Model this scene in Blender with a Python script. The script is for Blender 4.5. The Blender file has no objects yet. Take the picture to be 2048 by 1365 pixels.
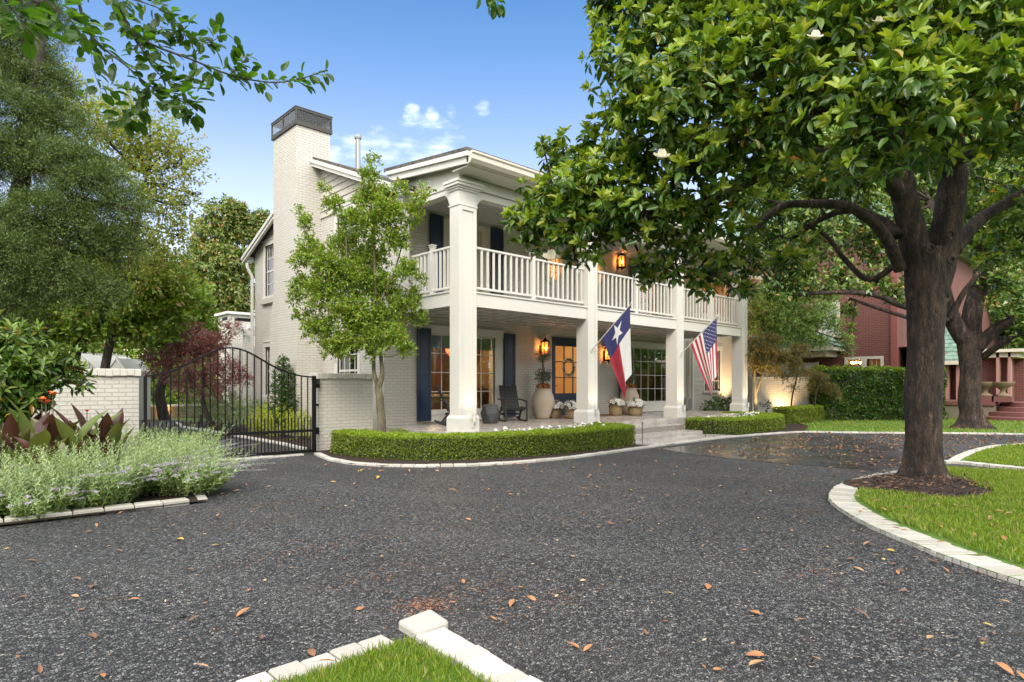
import bpy, math, random
import numpy as np
from mathutils import Vector, noise as mnoise
R = math.radians
random.seed(7); rng = np.random.default_rng(7)
S = bpy.context.scene; COL = S.collection
# ---------------------------------------------------------------- camera
F0, YAW, HOR, HC = 1238.0, R(46.57), 769.0, 1.5          # focal length in px of a 2048 frame, view angle, horizon row, eye height
FW = (math.cos(YAW), math.sin(YAW)); RT = (math.sin(YAW), -math.cos(YAW))
cam = bpy.data.objects.new('camera', bpy.data.cameras.new('camera')); COL.objects.link(cam); S.camera = cam
cam.location = (0, 0, HC); cam.rotation_euler = (R(90), 0, YAW - R(90))
cam.data.sensor_width = 36; cam.data.lens = F0 / 2048 * 36; cam.data.shift_y = (HOR - 682.5) / 2048
cam.data.clip_start = .05; cam.data.clip_end = 1500
def ray(x, y):
    a = (FW[0]*F0 + RT[0]*(x-1024), FW[1]*F0 + RT[1]*(x-1024), HOR-y); return Vector(a)
def P(x, y, D): return ray(x, y)*(D/F0) + Vector((0, 0, HC))          # a point at a real distance D in front of the camera plane
def PX(x, y, X): r = ray(x, y); return r*(X/r.x) + Vector((0, 0, HC))   # a point of the upright plane X = const
def PYl(x, y, Y): r = ray(x, y); return r*(Y/r.y) + Vector((0, 0, HC))
# ---------------------------------------------------------------- world, sun, exposure
SUN_EL, SUN_AZ = R(36), math.atan2(-.66, -.70)
w = bpy.data.worlds.new('World'); S.world = w; w.use_nodes = True
nt = w.node_tree; nt.nodes.clear(); N = nt.nodes.new; L = nt.links.new
out = N('ShaderNodeOutputWorld'); bg = N('ShaderNodeBackground'); L(bg.outputs[0], out.inputs[0])
sky = N('ShaderNodeTexSky'); sky.sky_type = 'NISHITA'; sky.sun_disc = False
sky.sun_elevation = SUN_EL; sky.sun_rotation = SUN_AZ; sky.altitude = 50; sky.air_density = 1.0; sky.dust_density = .3; sky.ozone_density = 1.2
tc = N('ShaderNodeTexCoord')
hs = N('ShaderNodeHueSaturation'); hs.inputs['Saturation'].default_value = 1.05; tm = N('ShaderNodeMix'); tm.data_type = 'RGBA'; tm.blend_type = 'MULTIPLY'; tm.inputs[0].default_value = 1; L(sky.outputs[0], tm.inputs[6])
sxyz = N('ShaderNodeSeparateXYZ'); L(tc.outputs['Generated'], sxyz.inputs[0]); zr_ = N('ShaderNodeValToRGB'); e_ = zr_.color_ramp.elements; e_.new(.3); e_.new(.45)
for i_, (p_, c_) in enumerate(((0, (1.3,.95,.85)), (.3, (1.2,.96,.9)), (.45, (.75,.82,.9)), (.62, (.36,.66,.85)))): e_[i_].position = p_; e_[i_].color = (*c_, 1)
L(sxyz.outputs[2], zr_.inputs[0]); L(zr_.outputs[0], tm.inputs[7]); L(tm.outputs[2], hs.inputs['Color'])
mp = N('ShaderNodeMapping'); mp.inputs['Scale'].default_value = (12, 12, 34); L(tc.outputs['Generated'], mp.inputs[0])
nz = N('ShaderNodeTexNoise'); nz.inputs['Scale'].default_value = 1.5; nz.inputs['Detail'].default_value = 7; nz.inputs['Roughness'].default_value = .55
L(mp.outputs[0], nz.inputs[0])
def near(px, py, c0, c1):
    d = ray(px, py).normalized()
    vm = N('ShaderNodeVectorMath'); vm.operation = 'DOT_PRODUCT'; vm.inputs[1].default_value = d
    nrm = N('ShaderNodeVectorMath'); nrm.operation = 'NORMALIZE'; L(tc.outputs['Generated'], nrm.inputs[0]); L(nrm.outputs[0], vm.inputs[0])
    mr = N('ShaderNodeMapRange'); mr.interpolation_type = 'SMOOTHSTEP'
    mr.inputs[1].default_value = math.cos(c1); mr.inputs[2].default_value = math.cos(c0); L(vm.outputs['Value'], mr.inputs[0]); return mr.outputs[0]
def mth(op, a, b):
    m = N('ShaderNodeMath'); m.operation = op
    for i, v in enumerate((a, b)):
        if isinstance(v, (int, float)): m.inputs[i].default_value = v
        else: L(v, m.inputs[i])
    return m.outputs[0]
msk = near(760, 325, R(.5), R(4.2))
for (cx, cy, a) in ((860, 303, 4.2), (655, 312, 2.4), (730, 318, 3.4), (822, 226, 1.15), (960, 213, 1.3), (903, 221, .95), (865, 230, .95)):
    msk = mth('MAXIMUM', msk, near(cx, cy, R(a*.15), R(a)))
cr = N('ShaderNodeMapRange'); cr.interpolation_type = 'SMOOTHSTEP'; cr.inputs[1].default_value = .36; cr.inputs[2].default_value = 1.1; L(mth('SUBTRACT', nz.outputs[0], mth('MULTIPLY', mth('SUBTRACT', 1, msk), .34)), cr.inputs[0])
cl = mth('MULTIPLY', cr.outputs[0], 1.25)
clc = N('ShaderNodeClamp'); L(cl, clc.inputs[0])
mx = N('ShaderNodeMix'); mx.data_type = 'RGBA'; L(clc.outputs[0], mx.inputs[0]); L(hs.outputs[0], mx.inputs[6]); mx.inputs[7].default_value = (8.2, 8.6, 9.2, 1)
# bright broken clouds added overhead and behind the viewer, unseen, as soft fill light
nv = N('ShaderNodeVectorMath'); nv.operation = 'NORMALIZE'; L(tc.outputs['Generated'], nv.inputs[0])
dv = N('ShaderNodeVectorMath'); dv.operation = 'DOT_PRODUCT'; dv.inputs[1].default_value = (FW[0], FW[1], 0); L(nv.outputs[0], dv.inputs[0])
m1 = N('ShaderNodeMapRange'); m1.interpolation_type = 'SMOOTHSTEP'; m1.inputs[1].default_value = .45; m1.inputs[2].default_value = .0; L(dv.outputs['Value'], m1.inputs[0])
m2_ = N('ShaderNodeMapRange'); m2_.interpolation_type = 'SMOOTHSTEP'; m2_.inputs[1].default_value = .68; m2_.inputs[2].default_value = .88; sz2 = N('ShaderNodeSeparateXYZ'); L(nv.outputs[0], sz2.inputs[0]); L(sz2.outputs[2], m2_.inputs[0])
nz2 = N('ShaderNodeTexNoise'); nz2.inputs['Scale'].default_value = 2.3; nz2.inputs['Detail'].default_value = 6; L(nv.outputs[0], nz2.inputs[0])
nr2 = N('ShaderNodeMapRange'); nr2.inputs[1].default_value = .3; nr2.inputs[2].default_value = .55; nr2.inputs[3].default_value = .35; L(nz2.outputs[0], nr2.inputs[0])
fill_clouds = mth('MULTIPLY', mth('MAXIMUM', m1.outputs[0], m2_.outputs[0]), nr2.outputs[0])
mx2 = N('ShaderNodeMix'); mx2.data_type = 'RGBA'; L(fill_clouds, mx2.inputs[0]); L(mx.outputs[2], mx2.inputs[6]); mx2.inputs[7].default_value = (11.6, 11.4, 11.0, 1)
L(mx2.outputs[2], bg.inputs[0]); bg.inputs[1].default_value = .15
sd = bpy.data.lights.new('sun', 'SUN'); sd.energy = 1.6; sd.angle = R(24); sd.color = (1, .9, .74)
so = bpy.data.objects.new('sun', sd); COL.objects.link(so)
sv = Vector((math.sin(SUN_AZ)*math.cos(SUN_EL), math.cos(SUN_AZ)*math.cos(SUN_EL), math.sin(SUN_EL)))
so.rotation_euler = (-sv).to_track_quat('-Z', 'Y').to_euler()
S.view_settings.view_transform = 'Standard'; S.view_settings.look = 'None'; S.view_settings.exposure = .88; S.view_settings.gamma = 1
S.cycles.max_bounces = 8; S.cycles.transparent_max_bounces = 12; S.cycles.sample_clamp_indirect = 4; S.cycles.caustics_reflective = False; S.cycles.caustics_refractive = False
# ---------------------------------------------------------------- object helpers
def tag(o, label=None, cat=None, group=None, kind=None):
    if label: o['label'] = label
    if cat: o['category'] = cat
    if group: o['group'] = group
    if kind: o['kind'] = kind
    return o
def thing(name, loc, label, cat, group=None, rz=0):
    o = bpy.data.objects.new(name, None); COL.objects.link(o); o.location = loc; o.rotation_euler = (0, 0, rz); o.empty_display_size = .1
    return tag(o, label, cat, group)
def origin(p):
    v = Vector((0, 0, 0))
    while p is not None: v += Vector(p.location); p = p.parent
    return v
class MB:
    def __init__(s): s.v = []; s.f = []; s.m = []; s.mi = 0
    def add(s, vs, fs):
        b = len(s.v); s.v += [tuple(v) for v in vs]; s.f += [tuple(b+i for i in f) for f in fs]; s.m += [s.mi]*len(fs); return s
    def box(s, x0, x1, y0, y1, z0, z1):
        return s.add([(x0,y0,z0),(x1,y0,z0),(x1,y1,z0),(x0,y1,z0),(x0,y0,z1),(x1,y0,z1),(x1,y1,z1),(x0,y1,z1)],
            [(0,3,2,1),(4,5,6,7),(0,1,5,4),(1,2,6,5),(2,3,7,6),(3,0,4,7)])
    def bar(s, a, b, wd, h, up=(0,0,1)):
        a, b = Vector(a), Vector(b); d = (b-a).normalized(); u = Vector(up)
        sd_ = d.cross(u)
        if sd_.length < 1e-4: sd_ = d.cross(Vector((1,0,0)))
        sd_.normalize(); u = sd_.cross(d).normalized(); vs = []
        for q in (a, b):
            for i, j in ((-1,-1),(1,-1),(1,1),(-1,1)): vs.append(q + sd_*(i*wd/2) + u*(j*h/2))
        return s.add(vs, [(0,1,2,3),(4,7,6,5),(0,4,5,1),(1,5,6,2),(2,6,7,3),(3,7,4,0)])
    def tube(s, pts, rad, seg=8, nz=0, nsc=3, cap=True):
        pts = [Vector(p) for p in pts]; n = len(pts)
        if not hasattr(rad, '__len__'): rad = [rad]*n
        t0 = (pts[1]-pts[0]).normalized(); ref = Vector((1,0,0)) if abs(t0.x) < .8 else Vector((0,1,0)); a = t0.cross(ref).normalized(); vs = []
        for i, p in enumerate(pts):
            t = (pts[min(i+1, n-1)]-pts[max(i-1, 0)]).normalized(); a = (a - t*a.dot(t)).normalized(); b = t.cross(a)
            for k in range(seg):
                an = 2*math.pi*k/seg; dr = a*math.cos(an)+b*math.sin(an); r = rad[i]
                if nz: q = p+dr*r; r *= 1+nz*mnoise.noise(q*nsc)+nz*.5*mnoise.noise(q*nsc*3.1)
                vs.append(p+dr*r)
        fs = [(i*seg+k, i*seg+(k+1) % seg, (i+1)*seg+(k+1) % seg, (i+1)*seg+k) for i in range(n-1) for k in range(seg)]
        if cap: fs += [tuple(range(seg))[::-1], tuple((n-1)*seg+k for k in range(seg))]
        return s.add(vs, fs)
    def lathe(s, c, prof, seg=24, cap=True):
        c = Vector(c); vs = []; n = len(prof)
        for r, z in prof:
            for k in range(seg): an = 2*math.pi*k/seg; vs.append((c.x+r*math.cos(an), c.y+r*math.sin(an), c.z+z))
        fs = [(i*seg+k, i*seg+(k+1) % seg, (i+1)*seg+(k+1) % seg, (i+1)*seg+k) for i in range(n-1) for k in range(seg)]
        if cap: fs += [tuple(range(seg))[::-1], tuple((n-1)*seg+k for k in range(seg))]
        return s.add(vs, fs)
    def prism(s, poly, z0, z1):
        n = len(poly); vs = [(x, y, z0) for x, y in poly]+[(x, y, z1) for x, y in poly]
        return s.add(vs, [tuple(range(n))[::-1], tuple(range(n, 2*n))]+[(i, (i+1) % n, n+(i+1) % n, n+i) for i in range(n)])
    def prismX(s, poly, x0, x1):                      # poly of (y, z) pushed along X
        n = len(poly); vs = [(x0, y, z) for y, z in poly]+[(x1, y, z) for y, z in poly]
        return s.add(vs, [tuple(range(n)), tuple(range(n, 2*n))[::-1]]+[(i, n+i, n+(i+1) % n, (i+1) % n) for i in range(n)])
    def prismY(s, poly, y0, y1):                      # poly of (x, z) pushed along Y
        n = len(poly); vs = [(x, y0, z) for x, z in poly]+[(x, y1, z) for x, z in poly]
        return s.add(vs, [tuple(range(n)), tuple(range(n, 2*n))[::-1]]+[(i, n+i, n+(i+1) % n, (i+1) % n) for i in range(n)])
    def build(s, name, mats, parent=None, smooth=False, bevel=0, label=None):
        o0 = origin(parent); me = bpy.data.meshes.new(name)
        me.from_pydata([(v[0]-o0.x, v[1]-o0.y, v[2]-o0.z) for v in s.v], [], s.f)
        if not isinstance(mats, (list, tuple)): mats = [mats]
        for m in mats: me.materials.append(m)
        if len(mats) > 1: me.polygons.foreach_set('material_index', s.m)
        if smooth: me.polygons.foreach_set('use_smooth', [True]*len(s.f))
        me.validate(); me.update()
        o = bpy.data.objects.new(name, me); COL.objects.link(o); o.parent = parent
        if bevel:
            b = o.modifiers.new('bevel', 'BEVEL'); b.width = bevel; b.segments = 2; b.limit_method = 'ANGLE'
        if label: o['label'] = label
        return o
def norm(a): return a/np.maximum(np.linalg.norm(a, axis=1, keepdims=True), 1e-9)
def leaves(name, pos, d, nrm, Ln, W, mats, parent=None, mi=None, fold=.12, droop=.12, simple=False):
    """one mesh of many leaf-sized faces: pos base, d axis, nrm upper side, Ln length, W width / length"""
    n = len(pos); d = norm(d); s = norm(np.cross(nrm, d)); u = np.cross(d, s); Ln = np.broadcast_to(Ln, (n,))[:, None]
    if simple: T = [(0,0,0),(.5,-.5,fold),(1,0,0),(.5,.5,fold)]; Fq = [(0,1,2,3)]
    else: T = [(0,0,0),(.33,-.5,fold),(.72,-.36,fold*.6),(1,0,-droop),(.72,.36,fold*.6),(.33,.5,fold)]; Fq = [(0,1,2,3),(0,3,4,5)]
    k = len(T); V = np.zeros((n, k, 3)); o0 = np.array(origin(parent))
    for i, (x, y, z) in enumerate(T): V[:, i] = pos-o0+d*Ln*x+s*Ln*(W*y)+u*Ln*(z*(W if z > 0 else 1))
    q = len(Fq); idx = (np.arange(n)[:, None, None]*k+np.array(Fq)[None]).reshape(-1)
    me = bpy.data.meshes.new(name); me.vertices.add(n*k); me.vertices.foreach_set('co', V.reshape(-1))
    me.loops.add(len(idx)); me.loops.foreach_set('vertex_index', idx.astype(np.int32))
    me.polygons.add(n*q); me.polygons.foreach_set('loop_start', (np.arange(n*q)*4).astype(np.int32))
    if not isinstance(mats, (list, tuple)): mats = [mats]
    for m in mats: me.materials.append(m)
    if mi is not None: me.polygons.foreach_set('material_index', np.repeat(mi, q).astype(np.int32))
    me.update(calc_edges=True)
    o = bpy.data.objects.new(name, me); COL.objects.link(o); o.parent = parent; return o
def copy_tree(o, parent=None):
    c = o.copy(); COL.objects.link(c); c.parent = parent
    for ch in [x for x in o.children]: copy_tree(ch, c)
    return c
# ---------------------------------------------------------------- materials
def mat(name, col=(.8,.8,.8), rough=.6, metal=0, spec=.5):
    m = bpy.data.materials.new(name); m.use_nodes = True; b = m.node_tree.nodes['Principled BSDF']
    b.inputs['Base Color'].default_value = (*col, 1); b.inputs['Roughness'].default_value = rough; b.inputs['Metallic'].default_value = metal
    b.inputs['Specular IOR Level'].default_value = spec; return m
class NT:
    def __init__(s, m): s.m = m; s.t = m.node_tree; s.b = s.t.nodes['Principled BSDF']
    def n(s, typ, **k):
        x = s.t.nodes.new('ShaderNode'+typ)
        for a, v in k.items():
            if hasattr(x, a): setattr(x, a, v)
            else: x.inputs[a.replace('_', ' ')].default_value = v
        return x
    def l(s, a, b): s.t.links.new(a, b)
    def noise(s, scale, detail=4, vec=None, rough=.5, out=0):
        x = s.n('TexNoise'); x.inputs['Scale'].default_value = scale; x.inputs['Detail'].default_value = detail; x.inputs['Roughness'].default_value = rough
        s.l(vec if vec is not None else s.co(), x.inputs['Vector']); return x.outputs[out]
    def co(s):
        if not hasattr(s, '_c'): s._c = s.n('TexCoord').outputs['Object']
        return s._c
    def mapv(s, sc, vec=None, rot=(0,0,0)):
        x = s.n('Mapping'); x.inputs['Scale'].default_value = sc; x.inputs['Rotation'].default_value = rot; s.l(vec if vec is not None else s.co(), x.inputs[0]); return x.outputs[0]
    def ramp(s, fac, stops):
        x = s.n('ValToRGB'); e = x.color_ramp.elements
        while len(e) < len(stops): e.new(.5)
        for i, (p, c) in enumerate(stops): e[i].position = p; e[i].color = (*c, 1) if len(c) == 3 else c
        s.l(fac, x.inputs[0]); return x.outputs[0]
    def math(s, op, a, b=0, c=None):
        x = s.n('Math'); x.operation = op
        for i, v in enumerate((a, b) if c is None else (a, b, c)):
            if isinstance(v, (int, float)): x.inputs[i].default_value = v
            else: s.l(v, x.inputs[i])
        return x.outputs[0]
    def mix(s, fac, a, b, mode='MIX'):
        x = s.n('Mix'); x.data_type = 'RGBA'; x.blend_type = mode
        for i, v in ((0, fac), (6, a), (7, b)):
            if isinstance(v, (int, float)): x.inputs[i].default_value = v
            elif isinstance(v, tuple): x.inputs[i].default_value = (*v, 1)
            else: s.l(v, x.inputs[i])
        return x.outputs[2]
    def bump(s, h, strength=.3, dist=.02, prev=None):
        x = s.n('Bump'); x.inputs['Strength'].default_value = strength; x.inputs['Distance'].default_value = dist; s.l(h, x.inputs['Height'])
        if prev is not None: s.l(prev, x.inputs['Normal'])
        return x.outputs[0]
    def base(s, c): s.l(c, s.b.inputs['Base Color'])
    def rough(s, c): s.l(c, s.b.inputs['Roughness'])
    def nor(s, c): s.l(c, s.b.inputs['Normal'])
def paint(name, col, rough=.5, var=.06, bump=.08):
    m = mat(name, col, rough); t = NT(m)
    n = t.noise(2.2, 5); n2 = t.noise(40, 3)
    t.base(t.mix(t.math('MULTIPLY', n, var*4), tuple(c*(1-var*.2) for c in col), tuple(c*(1-var*3) for c in col)))
    t.nor(t.bump(n2, bump, .01)); return m
def brickmat(name, c1, c2, mortar, bw=.22, rh=.075, ms=.008, rough=.75, bump=.5, dirt=.25):
    m = mat(name, c1, rough); t = NT(m); sp = t.n('SeparateXYZ'); t.l(t.co(), sp.inputs[0])
    u = t.math('ADD', sp.outputs[0], sp.outputs[1])
    wob = t.math('MULTIPLY', t.math('SUBTRACT', t.noise(6, 3), .5), .012)
    cb = t.n('CombineXYZ'); t.l(t.math('ADD', u, wob), cb.inputs[0]); t.l(t.math('ADD', sp.outputs[2], wob), cb.inputs[1])
    b = t.n('TexBrick'); b.offset = .5; b.inputs['Scale'].default_value = 1; b.inputs['Brick Width'].default_value = bw; b.inputs['Row Height'].default_value = rh
    b.inputs['Mortar Size'].default_value = ms; b.inputs['Mortar Smooth'].default_value = .3; b.inputs['Bias'].default_value = 0
    b.inputs['Color1'].default_value = (*c1, 1); b.inputs['Color2'].default_value = (*c2, 1); b.inputs['Mortar'].default_value = (*mortar, 1)
    t.l(cb.outputs[0], b.inputs['Vector'])
    big = t.noise(.7, 5); g = t.mix(t.math('MULTIPLY', big, dirt), b.outputs['Color'], tuple(c*.55 for c in c1), 'MIX')
    st = t.noise(1, 4, t.mapv((3, 3, .35))); g = t.mix(t.math('MULTIPLY', t.ramp(st, [(.5, (0,0,0)), (.75, (1,1,1))]), dirt*.5), g, tuple(c*.5 for c in c1))
    sz_ = t.n('MapRange'); sz_.inputs[1].default_value = .9; sz_.inputs[2].default_value = .0; t.l(sp.outputs[2], sz_.inputs[0]); spl = t.math('MULTIPLY', sz_.outputs[0], t.ramp(t.noise(5, 6, rough=.7), [(.35, (0,0,0)), (.7, (1,1,1))])); g = t.mix(t.math('MULTIPLY', spl, .35), g, (.22,.19,.15)); ch_ = t.ramp(t.noise(9, 8, t.mapv((1,1,4)), .8), [(.66, (0,0,0)), (.7, (1,1,1))]); g = t.mix(t.math('MULTIPLY', ch_, .25), g, (.3,.26,.22))
    t.base(g); h = t.math('ADD', t.math('MULTIPLY', b.outputs['Fac'], -1), t.math('MULTIPLY', t.noise(28, 4), .45)); t.nor(t.bump(h, bump, .012)); return m
def leafmat(name, stops, rough=.45, trans=.3, tcol=None, spec=.5):
    m = mat(name, stops[0][1], rough, spec=spec); t = NT(m); g = t.n('NewGeometry')
    c = t.ramp(g.outputs['Random Per Island'], stops); t.base(c)
    if trans:
        tr = t.n('BsdfTranslucent'); mxs = t.n('MixShader'); mxs.inputs[0].default_value = trans
        cc = t.mix(1.0, c, tcol or (1.5, 1.45, .55), 'MULTIPLY'); t.l(cc, tr.inputs[0])
        t.l(t.b.outputs[0], mxs.inputs[1]); t.l(tr.outputs[0], mxs.inputs[2]); o = [n for n in t.t.nodes if n.type == 'OUTPUT_MATERIAL'][0]; t.l(mxs.outputs[0], o.inputs[0])
    return m
def barkmat(name, c1, c2, c3, sc=1.0, bump=.9, vs=(26, 26, 8)):
    m = mat(name, c1, .85); t = NT(m); v = t.mapv(tuple(x*sc for x in vs))
    vo = t.n('TexVoronoi'); vo.feature = 'DISTANCE_TO_EDGE'; vo.inputs['Scale'].default_value = 1
    nn = t.noise(5, 6, out=1, rough=.7); ad = t.mix(1.0, v, t.mix(1.0, nn, (2.6,2.6,2.6), 'MULTIPLY'), 'ADD'); t.l(ad, vo.inputs['Vector'])
    n1 = t.noise(1, 7, t.mapv((7*sc, 7*sc, 2*sc)), .75); n2 = t.noise(1, 6, t.mapv((9*sc, 9*sc, 2.5*sc)), .7)
    c = t.mix(t.ramp(n2, [(.42, (0,0,0)), (.6, (1,1,1))]), c1, c2); c = t.mix(t.ramp(n1, [(.58, (0,0,0)), (.68, (1,1,1))]), c, c3)
    e = t.ramp(vo.outputs[0], [(0, (.0,.0,.0)), (.22, (1,1,1))]); t.base(t.mix(t.ramp(vo.outputs[0], [(0, (.35,)*3), (.09, (1,1,1))]), tuple(x*.4 for x in c1), c))
    h = t.math('ADD', t.math('MULTIPLY', e, .35), t.math('MULTIPLY', n2, 1.3)); t.nor(t.bump(h, bump, .03/sc)); return m
def emis(name, col, st, base=(.02,.02,.02)):
    m = mat(name, base, .5); b = m.node_tree.nodes['Principled BSDF']; b.inputs['Emission Color'].default_value = (*col, 1); b.inputs['Emission Strength'].default_value = st; return m
def glassmat(name, tint=(.85,.9,.88), gl=.05, rough=.02):
    m = bpy.data.materials.new(name); m.use_nodes = True; t = m.node_tree; t.nodes.clear()
    o = t.nodes.new('ShaderNodeOutputMaterial'); a = t.nodes.new('ShaderNodeBsdfTransparent'); g = t.nodes.new('ShaderNodeBsdfGlossy'); x = t.nodes.new('ShaderNodeMixShader')
    a.inputs[0].default_value = (*tint, 1); g.inputs['Roughness'].default_value = rough; g.inputs[0].default_value = (.9,.95,1,1)
    fr = t.nodes.new('ShaderNodeFresnel'); fr.inputs[0].default_value = 1.5; ad = t.nodes.new('ShaderNodeMath'); ad.operation = 'ADD'; ad.inputs[1].default_value = gl
    t.links.new(fr.outputs[0], ad.inputs[0]); t.links.new(ad.outputs[0], x.inputs[0]); t.links.new(a.outputs[0], x.inputs[1]); t.links.new(g.outputs[0], x.inputs[2]); t.links.new(x.outputs[0], o.inputs[0]); return m
M = {}
M['brick'] = brickmat('painted_brick', (.61,.59,.55), (.575,.555,.515), (.43,.415,.38), bump=.75)
M['redbrick'] = brickmat('red_brick', (.18,.052,.045), (.13,.038,.034), (.22,.13,.12), bw=.24, rh=.085, ms=.01, bump=.4, dirt=.3)
M['white'] = paint('white_paint', (.66,.65,.62), .45)
M['cream'] = paint('cream_paint', (.61,.575,.5), .5)
M['siding'] = paint('siding_paint', (.56,.535,.485), .55, .08, .12)
M['navy'] = paint('navy_paint', (.012,.028,.07), .38, .05)
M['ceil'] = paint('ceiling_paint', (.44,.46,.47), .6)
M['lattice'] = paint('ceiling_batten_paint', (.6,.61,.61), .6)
M['black'] = mat('black_iron', (.005,.005,.005), .55, spec=.25); M['dmetal'] = mat('dark_metal', (.06,.056,.052), .55, .3)
M['blackwood'] = paint('black_painted_wood', (.018,.02,.02), .42)
M['greymetal'] = mat('grey_metal', (.32,.33,.33), .45, .5)
M['shutter'] = M['navy']
m = mat('shingle', (.07,.065,.06), .9); t = NT(m); t.base(t.ramp(t.noise(9, 3), [(.3, (.04,.038,.036)), (.7, (.13,.12,.11))])); t.nor(t.bump(t.noise(30, 3), .5)); M['shingle'] = m
m = mat('green_tile', (.16,.28,.22), .45); t = NT(m); t.base(t.ramp(t.noise(5, 3), [(.3, (.09,.19,.15)), (.7, (.28,.42,.35))])); M['tile'] = m
# gravel: angular stones as voronoi cells, each with its own tilt and tone
m = mat('gravel', (.05,.052,.057), .5); t = NT(m)
v2 = t.n('Mapping'); t.l(t.co(), v2.inputs[0]); v2.inputs['Scale'].default_value = (1, 1, 0)
def stones(sc):
    a = t.n('TexVoronoi'); a.voronoi_dimensions = '2D'; a.feature = 'F1'; a.inputs['Scale'].default_value = sc; t.l(v2.outputs[0], a.inputs['Vector'])
    e = t.n('TexVoronoi'); e.voronoi_dimensions = '2D'; e.feature = 'DISTANCE_TO_EDGE'; e.inputs['Scale'].default_value = sc; t.l(v2.outputs[0], e.inputs['Vector'])
    s1 = t.n('VectorMath', operation='SCALE'); t.l(v2.outputs[0], s1.inputs[0]); s1.inputs['Scale'].default_value = sc
    df = t.n('VectorMath', operation='SUBTRACT'); t.l(s1.outputs[0], df.inputs[0])
    s2 = t.n('VectorMath', operation='SCALE'); t.l(a.outputs['Position'], s2.inputs[0]); s2.inputs['Scale'].default_value = sc; t.l(s2.outputs[0], df.inputs[1])
    cc = t.n('VectorMath', operation='SUBTRACT'); t.l(a.outputs['Color'], cc.inputs[0]); cc.inputs[1].default_value = (.5,.5,.5)
    dt = t.n('VectorMath', operation='DOT_PRODUCT'); t.l(df.outputs[0], dt.inputs[0]); t.l(cc.outputs[0], dt.inputs[1])
    edge = t.ramp(e.outputs[0], [(0, (0,0,0)), (.16, (1,1,1))])
    h = t.math('ADD', t.math('MULTIPLY', dt.outputs['Value'], 1.5), t.math('MULTIPLY', edge, .8))
    sp = t.n('SeparateColor'); t.l(a.outputs['Color'], sp.inputs[0]); return h, edge, sp
h, edge, sp = stones(58)
c = t.ramp(sp.outputs[0], [(0, (.03,.03,.031)), (.4, (.062,.064,.068)), (.75, (.115,.119,.126)), (.93, (.19,.195,.2)), (.985, (.26,.26,.26)), (1, (.5,.42,.33))])
patch = t.ramp(t.noise(.35, 5, t.mapv((1,1,1), rot=(0,0,.6))), [(.35, (0,0,0)), (.7, (1,1,1))]); c = t.mix(t.math('MULTIPLY', patch, .42), c, (.035,.035,.037))
wv = t.n('TexWave'); wv.inputs['Scale'].default_value = .16; wv.inputs['Distortion'].default_value = 5; wv.inputs['Detail'].default_value = 3; wv.inputs['Detail Scale'].default_value = .5; t.l(t.mapv((1,1,1), rot=(0,0,-.35)), wv.inputs[0]); c = t.mix(t.math('MULTIPLY', t.ramp(wv.outputs[1], [(.72, (0,0,0)), (1, (1,1,1))]), .16), c, (.15,.15,.15))
brown = t.ramp(t.noise(1.1, 8, rough=.7), [(.6, (0,0,0)), (.7, (1,1,1))]); c = t.mix(t.math('MULTIPLY', brown, .4), c, (.16,.085,.05))
t.base(t.mix(edge, (.012,.012,.012), c)); t.rough(t.ramp(sp.outputs[1], [(0, (.5,)*3), (1, (.85,)*3)])); t.nor(t.bump(h, .9, .012)); t.b.inputs['Specular IOR Level'].default_value = .3; M['gravel'] = m
# wet herringbone pavers
m = mat('wet_pavers', (.03,.033,.04), .22); t = NT(m); b = t.n('TexBrick'); b.inputs['Scale'].default_value = 1; b.inputs['Brick Width'].default_value = .22; b.inputs['Row Height'].default_value = .11; b.inputs['Mortar Size'].default_value = .006
t.l(t.mapv((1,1,1), rot=(0,0,R(45))), b.inputs['Vector'])
for k, c in (('Color1', (.035,.04,.05)), ('Color2', (.06,.062,.07)), ('Mortar', (.015,.015,.016))): b.inputs[k].default_value = (*c, 1)
t.base(b.outputs['Color']); t.rough(t.ramp(t.noise(1.4, 5), [(.35, (.15,)*3), (.65, (.38,)*3)])); t.nor(t.bump(t.math('ADD', t.math('MULTIPLY', b.outputs['Fac'], -1), t.noise(20, 3)), .25, .006)); M['pavers'] = m
m = mat('travertine', (.42,.38,.35), .32); t = NT(m)
b = t.n('TexBrick'); b.inputs['Scale'].default_value = 1; b.inputs['Brick Width'].default_value = .6; b.inputs['Row Height'].default_value = .4; b.inputs['Mortar Size'].default_value = .004; t.l(t.co(), b.inputs['Vector'])
for k, c in (('Color1', (.58,.54,.5)), ('Color2', (.46,.425,.395)), ('Mortar', (.26,.235,.21))): b.inputs[k].default_value = (*c, 1)
n = t.noise(3.5, 6, t.mapv((1,1,3.5)), .65); t.base(t.mix(t.ramp(n, [(.35, (0,0,0)), (.7, (1,1,1))]), b.outputs['Color'], (.25,.22,.21))); t.rough(t.ramp(n, [(.4, (.2,)*3), (.7, (.55,)*3)])); t.nor(t.bump(t.noise(30, 4), .15, .01)); M['stone'] = m
m = mat('lawn_soil', (.07,.12,.02), .9); t = NT(m); t.base(t.ramp(t.noise(9, 6, rough=.7), [(.3, (.05,.11,.012)), (.55, (.10,.2,.02)), (.8, (.17,.24,.04))])); t.nor(t.bump(t.noise(60, 4), .8, .03)); M['lawn'] = m
m = mat('mulch', (.04,.025,.018), .95); t = NT(m); t.base(t.ramp(t.noise(35, 6, rough=.75), [(.3, (.012,.008,.006)), (.6, (.05,.028,.018)), (.85, (.13,.07,.045))])); t.nor(t.bump(t.noise(45, 6, rough=.8), 1, .04)); M['mulch'] = m
m = mat('painted_edging', (.72,.71,.68), .6); t = NT(m); n = t.noise(90, 4, rough=.6); g = t.n('NewGeometry')
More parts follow.
